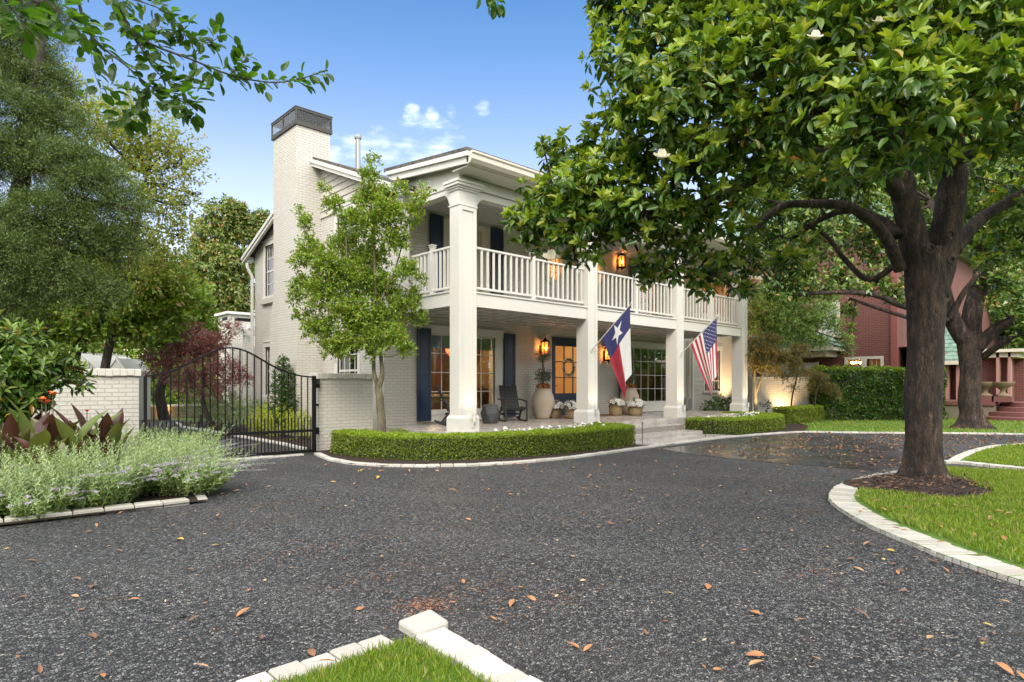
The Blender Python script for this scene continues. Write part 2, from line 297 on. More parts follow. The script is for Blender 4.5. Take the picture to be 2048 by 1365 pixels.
t.base(t.mix(t.math('MULTIPLY', t.ramp(n, [(.6, (0,0,0)), (.66, (1,1,1))]), .3), t.ramp(g.outputs['Random Per Island'], [(0, (.40,.38,.34)), (1, (.55,.54,.51))]), (.42,.38,.33))); t.nor(t.bump(n, .45, .012)); M['edging'] = m
M['glass'] = glassmat('window_glass'); M['darkglass'] = glassmat('dark_window_glass', (.45,.5,.48), .22)
M['pot'] = paint('sandy_ceramic', (.47,.40,.32), .7, .12, .2)
m = mat('seagrass', (.35,.24,.13), .8); t = NT(m); wv = t.n('TexWave'); wv.bands_direction = 'Z'; wv.inputs['Scale'].default_value = 14; wv.inputs['Distortion'].default_value = 1.5; t.l(t.co(), wv.inputs[0])
t.base(t.ramp(wv.outputs[1], [(0, (.16,.10,.05)), (.6, (.4,.28,.15)), (1, (.55,.42,.25))])); t.nor(t.bump(wv.outputs[1], .8, .02)); M['basket'] = m
M['magyoung'] = leafmat('magnolia_leaf_young', [(0, (.16,.27,.018)), (.5, (.22,.32,.03)), (.85, (.31,.39,.05)), (1, (.42,.44,.08))], .34, .3)
M['magold'] = leafmat('magnolia_leaf_mature', [(0, (.035,.085,.016)), (.5, (.065,.14,.022)), (.975, (.13,.21,.035)), (.985, (.38,.24,.03)), (1, (.34,.14,.03))], .24, .16)
M['farmag'] = leafmat('far_magnolia_leaf', [(0, (.07,.12,.03)), (.5, (.15,.22,.045)), (.85, (.26,.32,.08)), (.93, (.30,.17,.06)), (1, (.34,.18,.07))], .4, .22)
M['oak'] = leafmat('oak_leaf', [(0, (.07,.13,.014)), (.5, (.14,.24,.022)), (.9, (.24,.34,.045)), (1, (.26,.13,.05))], .45, .35)
M['elm'] = leafmat('elm_leaf', [(0, (.14,.19,.03)), (.5, (.24,.30,.05)), (.85, (.33,.38,.08)), (1, (.28,.13,.07))], .5, .35)
M['cedar'] = leafmat('cedar_spray', [(0, (.04,.072,.02)), (.5, (.08,.13,.032)), (1, (.16,.23,.055))], .6, .2)
M['wax'] = leafmat('holly_leaf', [(0, (.12,.21,.022)), (.5, (.20,.31,.034)), (.9, (.32,.43,.06)), (.96, (.25,.24,.05)), (1, (.30,.15,.06))], .35, .3)
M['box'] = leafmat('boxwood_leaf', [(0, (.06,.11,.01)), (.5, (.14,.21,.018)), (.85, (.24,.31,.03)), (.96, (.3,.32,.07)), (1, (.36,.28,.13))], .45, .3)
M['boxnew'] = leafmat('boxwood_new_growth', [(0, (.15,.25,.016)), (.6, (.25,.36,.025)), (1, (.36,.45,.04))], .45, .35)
M['ligust'] = leafmat('privet_leaf', [(0, (.02,.055,.012)), (.5, (.04,.10,.016)), (.9, (.08,.17,.025)), (1, (.16,.27,.04))], .25, .15)
M['redmaple'] = leafmat('red_maple_leaf', [(0, (.17,.06,.06)), (.4, (.28,.11,.10)), (.7, (.36,.18,.17)), (.9, (.43,.26,.25)), (1, (.36,.12,.06))], .5, .3, (1.3,.9,.8))
M['grnmaple'] = leafmat('green_maple_leaf', [(0, (.09,.11,.03)), (.5, (.15,.17,.05)), (.75, (.22,.15,.08)), (.9, (.3,.24,.06)), (1, (.34,.13,.06))], .5, .3, (1.3,1.2,.6))
M['feather'] = leafmat('pale_green_leaf', [(0, (.13,.22,.05)), (.5, (.21,.33,.09)), (1, (.32,.44,.16))], .5, .3)
M['varieg'] = leafmat('grey_green_leaf', [(0, (.1,.16,.05)), (.5, (.19,.26,.1)), (1, (.4,.46,.28))], .5, .25)
M['lime'] = leafmat('lime_leaf', [(0, (.18,.25,.015)), (.5, (.33,.4,.03)), (1, (.5,.52,.07))], .5, .3)
M['sage'] = leafmat('sage_leaf', [(0, (.17,.24,.10)), (.5, (.31,.41,.19)), (1, (.5,.6,.36))], .6, .3)
M['sagegrn'] = leafmat('sage_leaf_low', [(0, (.10,.17,.04)), (.5, (.19,.29,.07)), (1, (.3,.4,.12))], .6, .3)
M['lav'] = leafmat('lavender_flower', [(0, (.34,.27,.46)), (.5, (.48,.40,.60)), (1, (.64,.58,.74))], .6, .25, (1,1,1))
M['olive'] = leafmat('olive_leaf', [(0, (.06,.085,.06)), (.5, (.11,.145,.1)), (1, (.24,.28,.21))], .5, .1)
M['grass'] = leafmat('grass_blade', [(0, (.08,.15,.014)), (.35, (.14,.23,.02)), (.7, (.22,.32,.03)), (.9, (.3,.38,.05)), (.94, (.40,.36,.14)), (1, (.34,.24,.12))], .5, .4)
M['canna'] = leafmat('canna_bronze_leaf', [(0, (.05,.025,.025)), (.4, (.12,.045,.04)), (.65, (.11,.11,.035)), (1, (.13,.2,.05))], .35, .25)
M['mageve'] = leafmat('shrub_magnolia_leaf', [(0, (.05,.10,.018)), (.5, (.10,.18,.028)), (.9, (.19,.28,.045)), (1, (.38,.2,.06))], .25, .2)
M['over'] = leafmat('crape_leaf', [(0, (.035,.075,.015)), (.6, (.06,.12,.02)), (1, (.1,.17,.03))], .4, .45, (1.3,1.7,.3))
M['bark'] = barkmat('magnolia_bark', (.014,.010,.009), (.075,.048,.037), (.2,.14,.105), bump=1.0)
M['bark2'] = barkmat('smooth_bark', (.10,.085,.06), (.2,.18,.11), (.3,.25,.15), 1, .35)
M['bark3'] = barkmat('dark_bark', (.03,.024,.02), (.07,.055,.045), (.1,.08,.06), 1.5, .5)
M['petal'] = leafmat('cream_petal', [(0, (.75,.68,.52)), (1, (.85,.82,.72))], .5, .3, (1,1,1))
M['wpetal'] = leafmat('white_petal', [(0, (.78,.78,.74)), (1, (.85,.85,.83))], .5, .3, (1,1,1))
M['dark'] = mat('dark_centre', (.06,.02,.05), .6)
M['soil'] = mat('potting_soil', (.03,.02,.015), .95)
M['core'] = mat('hedge_inner_twigs', (.035,.045,.015), .95)
# ================================================================ SETTING
def sheet(name, poly, z, m, kind='structure', thick=0, label=None):
    mb = MB()
    if thick: mb.prism(poly, z-thick, z)
    else: mb.add([(x, y, z) for x, y in poly], [tuple(range(len(poly)))])
    o = mb.build(name, m); 
    if kind: o['kind'] = kind
    return o
m = mat('ground_soil', (.08,.12,.03), .95); t = NT(m); t.base(t.ramp(t.noise(3, 6), [(.3, (.035,.06,.012)), (.7, (.09,.15,.03))]))
sheet('ground', [(-600,-600),(600,-600),(600,600),(-600,600)], -.035, m)
sheet('gravel_drive', [(-7,-8),(30,-8),(34,3.5),(26,3.9),(23,9),(16,13),(7.6,13),(7.6,30),(7,40),(-1,40),(-7,20)], 0, M['gravel'])
pav = [(12.35,8.02),(18.6,7.85),(19.3,6.4),(17.2,4.6),(13.4,3.35),(12.0,3.45),(11.7,5.2),(11.9,7.0)]
sheet('paver_strip', pav, .006, M['pavers'])
CURB = [(5.99,12.46),(5.72,11.33),(5.74,10.45),(6.02,9.75),(6.55,9.15),(7.25,8.68),(8.21,8.35),(9.49,8.2),(11.36,8.28),(12.9,8.36),(14.92,8.42),(16.27,8.42),(17.26,8.25),(18.77,8.02),(19.85,7.7),(20.54,6.65),(21.42,5.55),(22.4,4.55),(23.4,3.2),(24.4,1),(25,-2),(25,-8)]
bed = CURB[:15]+[(22.5,8.6),(24.5,10.2),(26.5,13),(22,13.5),(7.5,13.4),(6.2,13)]
sheet('planting_bed', bed, .03, M['mulch'])
lawnfar = CURB[14:]+[(60,-8),(60,20),(36,16),(25.2,10.4),(22.5,8.6)]
sheet('far_lawn', lawnfar, .035, M['lawn'])
ISO = [(11.95,3.13),(11.24,3.26),(10.64,3.32),(10.0,3.32),(9.4,3.26),(8.85,3.13),(8.4,2.98),(7.95,2.73),(7.5,2.42),(7.09,2.09),(6.75,1.75),(6.36,1.35),(6.05,.95),(5.78,.5),(5.5,-.2),(5.3,-1.2),(5.3,-3.5)]
isl = ISO+[(6,-6),(14,-7),(15.6,-2),(13.6,.6),(13.14,1.61),(12.87,2.6)]
sheet('island_lawn', isl, .04, M['lawn'])
mul = []
for k in range(26):
    a = 2*math.pi*k/26; r = 1+.12*math.sin(3*a+1)+.06*math.sin(7*a)
    mul.append((10.45+math.cos(a)*1.35*r*.95+math.sin(a)*.15, 2.45+math.sin(a)*.86*r))
mb = MB(); 
cx, cy = 10.5, 2.45
mb.add([(cx, cy, .14)]+[(cx+(x-cx)*.6, cy+(y-cy)*.6, .1) for x, y in mul]+[(x, y, .046) for x, y in mul], [(0, 1+i, 1+(i+1) % 26) for i in range(26)]+[(1+i, 27+i, 27+(i+1) % 26, 1+(i+1) % 26) for i in range(26)])
tag(mb.build('mulch_bed', M['mulch'], smooth=True), kind='structure')
isl2 = [(14.05,2.86),(16.26,2.98),(18.43,2.88),(19.6,2.45),(21,1.2),(22,-1),(22,-6),(16,-6),(14.6,-1),(14.15,.6)]
ISL2T = [(14.05,2.86),(15.1,2.95),(16.26,2.98),(17.4,2.96),(18.43,2.85),(19.6,2.42),(20.6,1.6),(21.6,.2)]
ISL2B = [(14.1,2.72),(13.9,2.1),(13.75,1.5),(13.9,.9),(14.4,-.2),(15,-2)]
isl2 = ISL2T+[(22,-6),(16,-6)]+ISL2B[::-1]
sheet('side_lawn', isl2, .04, M['lawn'])
sheet('corner_lawn', [(2.02,3.0),(-5,3.0),(-5,-5),(2.0,-5)], .02, M['lawn'])
sheet('sage_bed', [(-6,8.45),(2.6,8.35),(2.72,8.9),(3.3,12.6),(2.6,13.05),(-6,13.05)], .03, M['mulch'])
sheet('back_lawn', [(-2,31.5),(9,31.5),(16,60),(-10,60)], .03, M['lawn'])
sheet('side_bed', [(6.35,13.7),(6.45,19.2),(6.43,23.6),(6.9,26.2),(8.4,26.5),(8.4,13.7)], .03, M['mulch'])
# ---- white brick edging runs
def resample(pts, step):
    out = [Vector((*pts[0], 0))]; acc = 0
    for a, b in zip(pts[:-1], pts[1:]):
        a, b = Vector((*a, 0)), Vector((*b, 0)); d = (b-a).length; s_ = step-acc
        while s_ <= d: out.append(a.lerp(b, s_/d)); s_ += step
        acc = d-(s_-step)
    return out
def edging(pts, label, wd=.2, ln=.105, h=.055, side=1, jit=.002):
    ps = resample(pts, ln); mb = MB()
    for a, b in zip(ps[:-1], ps[1:]):
        d = (b-a).normalized(); s_ = Vector((-d.y, d.x, 0))*side; j = random.uniform(-jit, jit); hz = h+random.uniform(-jit, jit)
        a2, b2 = a+d*.0055, b-d*.0055; o_ = s_*j; q = [a2+o_, b2+o_, b2+s_*wd+o_, a2+s_*wd+o_]; bv = .012
        c = (q[0]+q[2])/2; up = Vector((random.uniform(-.0015,.0015), 0, 0))
        lo = [p+Vector((0,0,-.03)) for p in q]; mid = [p+Vector((0,0,hz-bv)) for p in q]; top = [p+(c-p).normalized()*bv*1.2+Vector((0,0,hz+up.x*i)) for i, p in enumerate(q)]
        mb.add(lo+mid+top, [(0,1,5,4),(1,2,6,5),(2,3,7,6),(3,0,4,7),(4,5,9,8),(5,6,10,9),(6,7,11,10),(7,4,8,11),(8,9,10,11)])
    return tag(mb.build('brick_edging', M['edging']), label, 'edging', 'white brick edging')
edging(CURB, 'long white edging curving past the front hedges and steps to the far lawn', wd=.14, ln=.24, side=1, h=.045, jit=.0006)
edging(ISO, 'white painted brick edging round the lawn with the big magnolia', wd=.31, side=1, ln=.085, h=.045, jit=.004)
edging(ISL2T, 'white edging along the far side of the small wedge lawn at right', wd=.18, side=-1)
edging([(14.0,2.86)]+ISL2B, 'white edging along the near side of the small wedge lawn at right', wd=.18, side=1)
edging([(2.28,3.0),(2.25,2.6),(2.21,2.2),(2.2,1.2),(2.2,-3)], 'white brick edging running off the corner block at bottom centre', wd=.2, ln=.115, side=-1, h=.04, jit=.006)
edging([(-4,3.17),(2.06,3.17)], 'white brick edging from the corner block to the bottom left', wd=.16, ln=.17, side=-1, h=.035, jit=.006)
mb = MB(); q = [(2.10,3.24),(2.37,3.27),(2.33,3.02),(2.08,3.01)]
mb.prism(q, -.02, .055); tag(mb.build('corner_block', M['edging'], bevel=.02), 'chunky white painted corner block at the tip of the bottom lawn', 'block')
edging([(-6,8.5),(.57,8.5),(1.55,8.44),(2.3,8.36),(2.62,8.42)], 'white brick edging in front of the sage bed at left', wd=.16, side=1, h=.07, ln=.3)
edging([(2.62,8.42),(2.72,8.9),(3.1,11.5),(3.35,12.5),(4.2,12.62),(5.95,12.46)], 'white curb running from the sage bed along under the gate', wd=.12, side=1, h=.035, ln=.3)
edging([(6.22,13.5),(6.37,15.1),(6.45,19.2),(6.43,23.6),(6.95,26.2)], 'white curb of the shrub bed behind the gate', wd=.13, side=-1, h=.05, ln=.3)
# ================================================================ HOUSE
X0, SP, YF, YW, FL, DK = 8.45, 4.37, 10.62, 13.5, .45, 3.56
CX = [X0+i*SP for i in range(4)]; XR = CX[3]+.41; XE = 28.2; YB = 21.9; XG = 8.35
house = thing('white_brick_house', (8.4, 13.5, 0), 'two storey white painted brick house with full width columned porch and balcony', 'house')
def wallY(mb, x0, x1, z0, z1, y, th, ops):
    xs = sorted({x0, x1, *[o[0] for o in ops], *[o[1] for o in ops]}); zs = sorted({z0, z1, *[o[2] for o in ops], *[o[3] for o in ops]})
    for a, b in zip(xs[:-1], xs[1:]):
        for c, d in zip(zs[:-1], zs[1:]):
            mxx, mzz = (a+b)/2, (c+d)/2
            if any(o[0] < mxx < o[1] and o[2] < mzz < o[3] for o in ops): continue
            mb.add([(a,y,c),(b,y,c),(b,y,d),(a,y,d)], [(0,1,2,3)]); mb.add([(a,y+th,c),(b,y+th,c),(b,y+th,d),(a,y+th,d)], [(3,2,1,0)])
    for a, b, c, d in ops: mb.add([(a,y,c),(b,y,c),(b,y,d),(a,y,d),(a,y+th,c),(b,y+th,c),(b,y+th,d),(a,y+th,d)], [(0,4,5,1),(1,5,6,2),(2,6,7,3),(3,7,4,0)])
def wallX(mb, y0, y1, z0, z1, x, th, ops):
    ys = sorted({y0, y1, *[o[0] for o in ops], *[o[1] for o in ops]}); zs = sorted({z0, z1, *[o[2] for o in ops], *[o[3] for o in ops]})
    for a, b in zip(ys[:-1], ys[1:]):
        for c, d in zip(zs[:-1], zs[1:]):
            my, mz = (a+b)/2, (c+d)/2
            if any(o[0] < my < o[1] and o[2] < mz < o[3] for o in ops): continue
            mb.add([(x,a,c),(x,b,c),(x,b,d),(x,a,d)], [(3,2,1,0)]); mb.add([(x+th,a,c),(x+th,b,c),(x+th,b,d),(x+th,a,d)], [(0,1,2,3)])
    for a, b, c, d in ops: mb.add([(x,a,c),(x,b,c),(x,b,d),(x,a,d),(x+th,a,c),(x+th,b,c),(x+th,b,d),(x+th,a,d)], [(0,1,5,4),(1,2,6,5),(2,3,7,6),(3,0,4,7)])
WL = (9.72,12.08,.78,2.86); DR = (14.55,16.35,.45,2.92); WR = (18.58,21.36,.82,2.87); SW = (24.05,25.35,1.2,2.98)
UD1 = (10.3,11.7,DK,5.98); OV = [(14.65, 5.34), (16.79, 5.40)]; UD2 = (19.2,20.6,DK,5.98); UW = (23.75,26.2,4.5,5.95)
mb = MB(); ovs = [(cx-.55, cx+.55, cz-.66, cz+.66) for cx, cz in OV]
wallY(mb, XG, 23.1, 0, 6.3, YW, .25, [WL, DR, WR, UD1, UD2]+ovs)
for (cx, cz), o in zip(OV, ovs):                         # brick round the oval openings
    n = 32; ring = [(cx+.42*math.cos(2*math.pi*k/n), cz+.53*math.sin(2*math.pi*k/n)) for k in range(n)]; sq = []
    for x, z in ring:
        dx, dz = (x-cx)/.42, (z-cz)/.53; s_ = 1/max(abs(dx), abs(dz)); sq.append((cx+dx*s_*.55, cz+dz*s_*.66))
    mb.add([(x, YW, z) for x, z in ring]+[(x, YW, z) for x, z in sq]+[(x, YW+.2, z) for x, z in ring], [(k, (k+1) % n, n+(k+1) % n, n+k) for k in range(n)]+[(k, 2*n+k, 2*n+(k+1) % n, (k+1) % n) for k in range(n)])
SL = [(14.77,15.9,1.0,2.75),(20.15,20.95,1.15,2.75)]; SU = [(14.77,15.9,4.5,6.2),(20.15,20.95,4.45,6.15)]
wallX(mb, YW, YB, 0, 6.3, XG, .25, SL+SU)
mb.box(XG, XG+.3, 12.78, YW, 3.4, 6.05)                      # wing wall at the end of the balcony
mb.add([(XG,YB,0),(XE,YB,0),(XE,YB,6.3),(XG,YB,6.3),(XE,YW,0),(XE,YW,6.3)], [(1,0,3,2),(4,1,2,5)])
mb.build('wall', M['brick'], house)
mb = MB()                                             # clapboard on the gable, each board a tilted plank cut by the roof slope
def rz(y): return 7.98-.4*abs(y-17.0)
z = 6.3; bh = .19
while z < 7.8:
    z1 = z+bh; ya = max(YW-1.0, 17-(7.98-z)/.4); yb = min(YB, 17+(7.98-z)/.4); yc = max(ya, 17-(7.98-min(z1, 7.97))/.4); yd = min(yb, 17+(7.98-min(z1, 7.97))/.4)
    mb.add([(XG-.045,ya,z),(XG-.045,yb,z),(XG-.015,yd,z1),(XG-.015,yc,z1),(XG,ya,z),(XG,yb,z)], [(3,2,1,0),(4,5,1,0)]); z = z1
mb.build('gable_siding', M['siding'], house)
mb = MB(); wallY(mb, 23.1, XE, 0, 6.3, YW, .25, [SW, UW]); mb.build('wing_wall', M['siding'], house)
mb = MB(); z = .3
while z < 6.2:
    for a, b in ((23.12, SW[0]-.12), (SW[1]+.12, XE)) if z < 3.1 else (((23.12, UW[0]-.12), (UW[1]+.12, XE)) if 4.3 < z < 6.1 else ((23.12, XE),)):
        mb.add([(a,YW-.03,z),(b,YW-.03,z),(b,YW-.008,z+.19),(a,YW-.008,z+.19),(a,YW,z),(b,YW,z)], [(0,1,2,3),(0,4,5,1)])
    z += .19
mb.build('clapboard', M['siding'], house)
for q in ((XE-.14, XE+.02, YW-.05, YW-.002, 0, 6.2), (23.0, 23.12, YW-.06, YW-.002, 0, 3.3), (XG-.03, XG+.14, 12.60, 12.776, DK, 6.0)): mb = MB(); mb.box(*q); mb.build('corner_board', M['white'], house)
# roofs
mb = MB(); rt = .1
for xa, xb, yf in ((8.08, 8.44, 12.25), (8.4401, XR+.35, 12.9), (XR+.3501, XE+.5, 12.1)):
    for (ya, yb) in ((yf, 17.0), (17.0, 22.2)):
        pts = [(ya, rz(ya)+.02), (yb, rz(yb)+.02), (yb, rz(yb)+.02+rt), (ya, rz(ya)+.02+rt)]; mb.prismX(pts, xa, xb)
mb.build('roof', M['shingle'], house)
rk = MB()
for (ya, yb) in ((12.2, 16.98), (17.02, 22.25)): rk.prismX([(ya, rz(ya)-.16), (yb, rz(yb)-.16), (yb, rz(yb)+.015), (ya, rz(ya)+.015)], 8.04, 8.12); rk.prismX([(ya, rz(ya)-.06), (yb, rz(yb)-.06), (yb, rz(yb)+.05), (ya, rz(ya)+.05)], 8.0, 8.038)
rk.prismX([(12.25, rz(12.25)-.05), (YW, rz(YW)-.05), (YW, rz(YW)-.02), (12.25, rz(12.25)-.02)], 8.122, 8.4)
rk.box(8.13, 8.33, 21.95, 22.2, 5.75, 5.95)
rk.build('rake_board', M['white'], house)
mb = MB(); PR0, PR1 = (9.98, 6.36), (13.2, 6.70)
mb.prismX([PR0, PR1, (13.2, 6.79), (9.98, 6.44)], 8.16, XR+.35); mb.build('portico_roof', M['shingle'], house)
mb = MB()
mb.prismX([(9.99, 6.14), (10.04, 6.12), (13.0, 6.44), (13.1, 6.68), (9.99, 6.35)], 8.2, 8.26)          # rake of the portico end
mb.prismX([(9.95, 6.25), (13.1, 6.60), (13.1, 6.685), (9.95, 6.345)], 8.14, 8.198)
mb.prismX([(10.6, 6.09), (10.6, 6.41), (13.05, 6.66), (13.05, 5.9), (10.6, 5.87)], X0+.01, X0+.1)
mb.prismX([(10.05, 6.116), (10.6, 6.116), (10.6, 6.40), (10.05, 6.34)], X0+.012, X0+.1)
mb.box(8.262, XR+.3, 10.05, 10.6, 6.09, 6.115)                                                      # soffit
mb.build('portico_gable', M['white'], house)
mb = MB()                                                                                             # moulded gutter along the front
mb.prismX([(9.87,6.19),(9.93,6.12),(10.04,6.10),(10.04,6.34),(9.84,6.35),(9.84,6.31),(9.87,6.28)], 8.2, XR+.4); mb.build('gutter', M['cream'], house)
mb = MB(); mb.prismX([(11.62+.3,5.98),(11.98+.0,5.95),(11.98,6.1),(11.88,6.1)], XR+.45, XE+.55); mb.build('gutter', M['cream'], house)
def arch_beam(mb, a, b, zt, zb, y0, y1, axis='x', r=.3):
    pts = [(a, zt), (b, zt), (b, zb-r)]
    for k in range(1, 7): an = math.pi/2*k/6; pts.append((b-.07-(r-.07)*(1-math.cos(an)) , zb-r+r*math.sin(an)))
    for k in range(6, 0, -1): an = math.pi/2*k/6; pts.append((a+.07+(r-.07)*(1-math.cos(an)), zb-r+r*math.sin(an)))
    pts.append((a, zb-r)); pts = pts[::-1]
    (mb.prismY if axis == 'x' else mb.prismX)(pts, y0, y1)
mb = MB(); CW = [.49, .40, .40, .40]; CD = [.32, .38, .38, .38]
for i in range(3): arch_beam(mb, CX[i]+CW[i], CX[i+1], 6.08, 5.70, YF+.06, YF+.3)
arch_beam(mb, YF+CD[0], 12.6, 6.1, 5.76, X0+.04, X0+.26, 'y')
mb.box(X0, XR, YF-.005, YF+.045, 5.86, 6.085)
for i in range(4): mb.box(CX[i]+.004, CX[i]+CW[i]-.002, YF+.05, YF+.3, 5.803, 6.078)
mb.build('entablature', M['white'], house)
mb = MB()
mb.box(XG+.26, XR+.3, YF+.3, YW-.002, 6.14, 6.2)
for k in range(1, 18): mb.box(X0+.3, XR, YF+.3+k*.16, YF+.3+k*.16+.012, 6.128, 6.1399)
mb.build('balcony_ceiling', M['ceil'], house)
# columns
for i in range(4):
    x, wd, dp = CX[i], CW[i], CD[i]; mb = MB(); z0 = FL+.34
    mb.box(x, x+wd, YF, YF+dp, z0, 5.80)
    fr = .085                                             # raised panel frames on front and side
    for za, zb in ((z0+.0, 5.42),):
        mb.box(x, x+fr, YF-.03, YF-.0005, za, zb); mb.box(x+wd-fr, x+wd, YF-.03, YF-.0005, za, zb); mb.box(x+fr+.0005, x+wd-fr-.0005, YF-.03, YF-.0005, zb-fr, zb)
        pass
    mb.box(x-.02, x+wd+.02, YF-.04, YF+dp+.02, 5.425, 5.465)
    col = mb.build('column', M['white'], house, bevel=.004)
    mb = MB(); mb.box(x-.05, x+wd+.05, YF-.06, YF+dp+.05, FL+.002, z0-.04)
    mb.add([(x-.05,YF-.06,z0-.04),(x+wd+.05,YF-.06,z0-.04),(x+wd+.05,YF+dp+.05,z0-.04),(x-.05,YF+dp+.05,z0-.04),(x-.01,YF-.032,z0+.03),(x+wd+.01,YF-.032,z0+.03),(x+wd+.01,YF+dp+.01,z0+.03),(x-.01,YF+dp+.01,z0+.03)], [(0,1,5,4),(1,2,6,5),(2,3,7,6),(3,0,4,7)])
    mb.build('plinth', M['white'], col)
    mb = MB(); c = (x+wd/2, YF+dp/2)
    for e, za, zb in ((.035, 5.76, 5.80), (.07, 5.80, 5.84), (.115, 5.84, 5.90), (.14, 5.90, 5.96)): mb.box(x-e, x+wd+e, YF-e, YF+dp+e*.5, za+.0005, zb)
    mb.build('capital', M['white'], col, bevel=.006)
# balcony deck, fascia, soffit lattice
mb = MB(); mb.box(X0+.02, XR, YF+.06, YW-.002, 3.36, DK); mb.build('balcony_deck', M['cream'], house)
mb = MB()
for i in range(3): mb.box(CX[i]+CW[i], CX[i+1], YF+.02, YF+.058, 3.24, 3.54); mb.box(CX[i]+CW[i], CX[i+1], YF-.01, YF+.057, 3.541, 3.575)
mb.box(X0+.0, X0+.0195, YF+CD[0], 12.775, 3.24, 3.54); mb.box(X0-.03, X0+.0195, YF+CD[0], 12.775, 3.541, 3.575); mb.build('fascia', M['white'], house)
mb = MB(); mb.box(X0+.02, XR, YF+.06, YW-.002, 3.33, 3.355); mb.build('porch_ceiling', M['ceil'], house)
mb = MB()
for k in range(27):
    x = X0+.3+k*.5; mb.bar((x, YF+.12, 3.312), (x+.0, YW-.05, 3.312), .07, .035)
for k in range(5): mb.box(X0+.05, XR-.05, YF+.3+k*.56, YF+.3+k*.56+.07, 3.296, 3.328)
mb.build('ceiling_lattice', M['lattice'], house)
# railings: panel > newel_post, baluster
def railing(a, b, nb, mid=True):
    a, b = Vector(a), Vector(b); d = (b-a).normalized(); mb = MB(); mb.bar(a+Vector((0,0,1.03)), b+Vector((0,0,1.03)), .075, .05); mb.bar(a+Vector((0,0,.12)), b+Vector((0,0,.12)), .055, .05)
    rl = mb.build('railing', M['white'], house, bevel=.006); Ln = (b-a).length; k0 = None
    for k in range(nb):
        s_ = (k+.5)/nb
        p = a.lerp(b, s_)
        if mid and abs(s_-.5)*Ln < .06: continue
        mb = MB(); mb.bar(p+Vector((0,0,.145)), p+Vector((0,0,1.005)), .042, .042, up=(d.x, d.y, 0)); mb.build('baluster', M['white'], rl)
    if mid:
        p = a.lerp(b, .5); mb = MB(); mb.bar(p, p+Vector((0,0,1.12)), .1, .1, up=(d.x, d.y, 0))
        for z, e in ((1.12, .13), (1.15, .1), (1.17, .14)): mb.bar(p+Vector((0,0,z)), p+Vector((0,0,z+.02)), e, e, up=(d.x, d.y, 0))
        mb.build('newel_post', M['white'], rl)
for i in range(3): railing((CX[i]+CW[i], YF+.13, DK), (CX[i+1], YF+.13, DK), 21)
railing((X0+.14, YF+CD[0], DK), (X0+.14, 12.6, DK), 11)
# chimney
mb = MB(); mb.box(7.6, 8.348, 16.88, 18.48, 4.1, 8.87); mb.box(7.6, 8.3475, 16.878, 18.74, 0, 3.4)
mb.add([(7.6,16.878,3.4),(8.347,16.878,3.4),(8.347,18.74,3.4),(7.6,18.74,3.4),(7.6,16.88,4.1),(8.347,16.88,4.1),(8.347,18.48,4.1),(7.6,18.48,4.1)], [(0,1,5,4),(1,2,6,5),(2,3,7,6),(3,0,4,7)])
mb.box(8.35, 8.62, 16.88, 18.48, 7.7, 8.87); ch = mb.build('chimney', M['brick'], house)
mb = MB(); x0, x1, y0, y1 = 7.55, 8.67, 16.83, 18.53; e = .05
for za, zb in ((8.84, 8.96), (9.27, 9.33)): mb.box(x0, x1, y0, y0+e, za, zb); mb.box(x0, x1, y1-e, y1, za, zb); mb.box(x0, x0+e, y0+e, y1-e, za, zb); mb.box(x1-e, x1, y0+e, y1-e, za, zb)
for x, y in ((x0,y0),(x1-e,y0),(x0,y1-e),(x1-e,y1-e),(x0,(y0+y1)/2)): mb.box(x, x+e*.8, y, y+e*.8, 8.96, 9.27)
mb.box(x0-.01, x1+.01, y0-.01, y1+.01, 9.331, 9.35); mb.build('chimney_cap', M['dmetal'], ch)
M['mesh'] = glassmat('spark_mesh', (.75,.74,.73), .02, .6)
mb = MB(); mb.add([(x0+.02,y0+.02,8.95),(x1-.02,y0+.02,8.95),(x1-.02,y1-.02,8.95),(x0+.02,y1-.02,8.95)]+[(x0+.02,y0+.02,9.28),(x1-.02,y0+.02,9.28),(x1-.02,y1-.02,9.28),(x0+.02,y1-.02,9.28)], [(0,1,5,4),(1,2,6,5),(2,3,7,6),(3,0,4,7)]); mb.build('spark_screen', M['mesh'], ch)
mb = MB(); mb.tube([(9.6,17.0,7.8),(9.6,17,9.0)], .075, 14); mb.lathe((9.6,17,9.0), [(.1,0),(.11,.05),(.1,.1),(.02,.13)], 14); mb.build('vent_pipe', M['greymetal'], house, smooth=False)
# downspouts
mb = MB(); mb.tube([(8.14,22.05,5.72),(8.14,22.0,5.55),(8.27,21.93,5.25),(8.27,21.93,.1)], .055, 8); mb.build('downspout', M['white'], house)
mb = MB(); mb.tube([(28.5,12.2,5.95),(28.05,13.36,5.5),(28.05,13.36,.1)], .055, 8); mb.build('downspout', M['cream'], house)
mb = MB(); mb.tube([(22.7,13.42,3.3),(22.7,13.42,.5)], .045, 8); mb.tube([(22.3,13.44,3.3),(22.3,13.44,.9)], .02, 6); mb.build('downspout', M['cream'], house)
mb = MB(); mb.box(22.35, 22.75, 13.3, 13.44, .5, .95); mb.build('meter_box', M['greymetal'], house, bevel=.01)
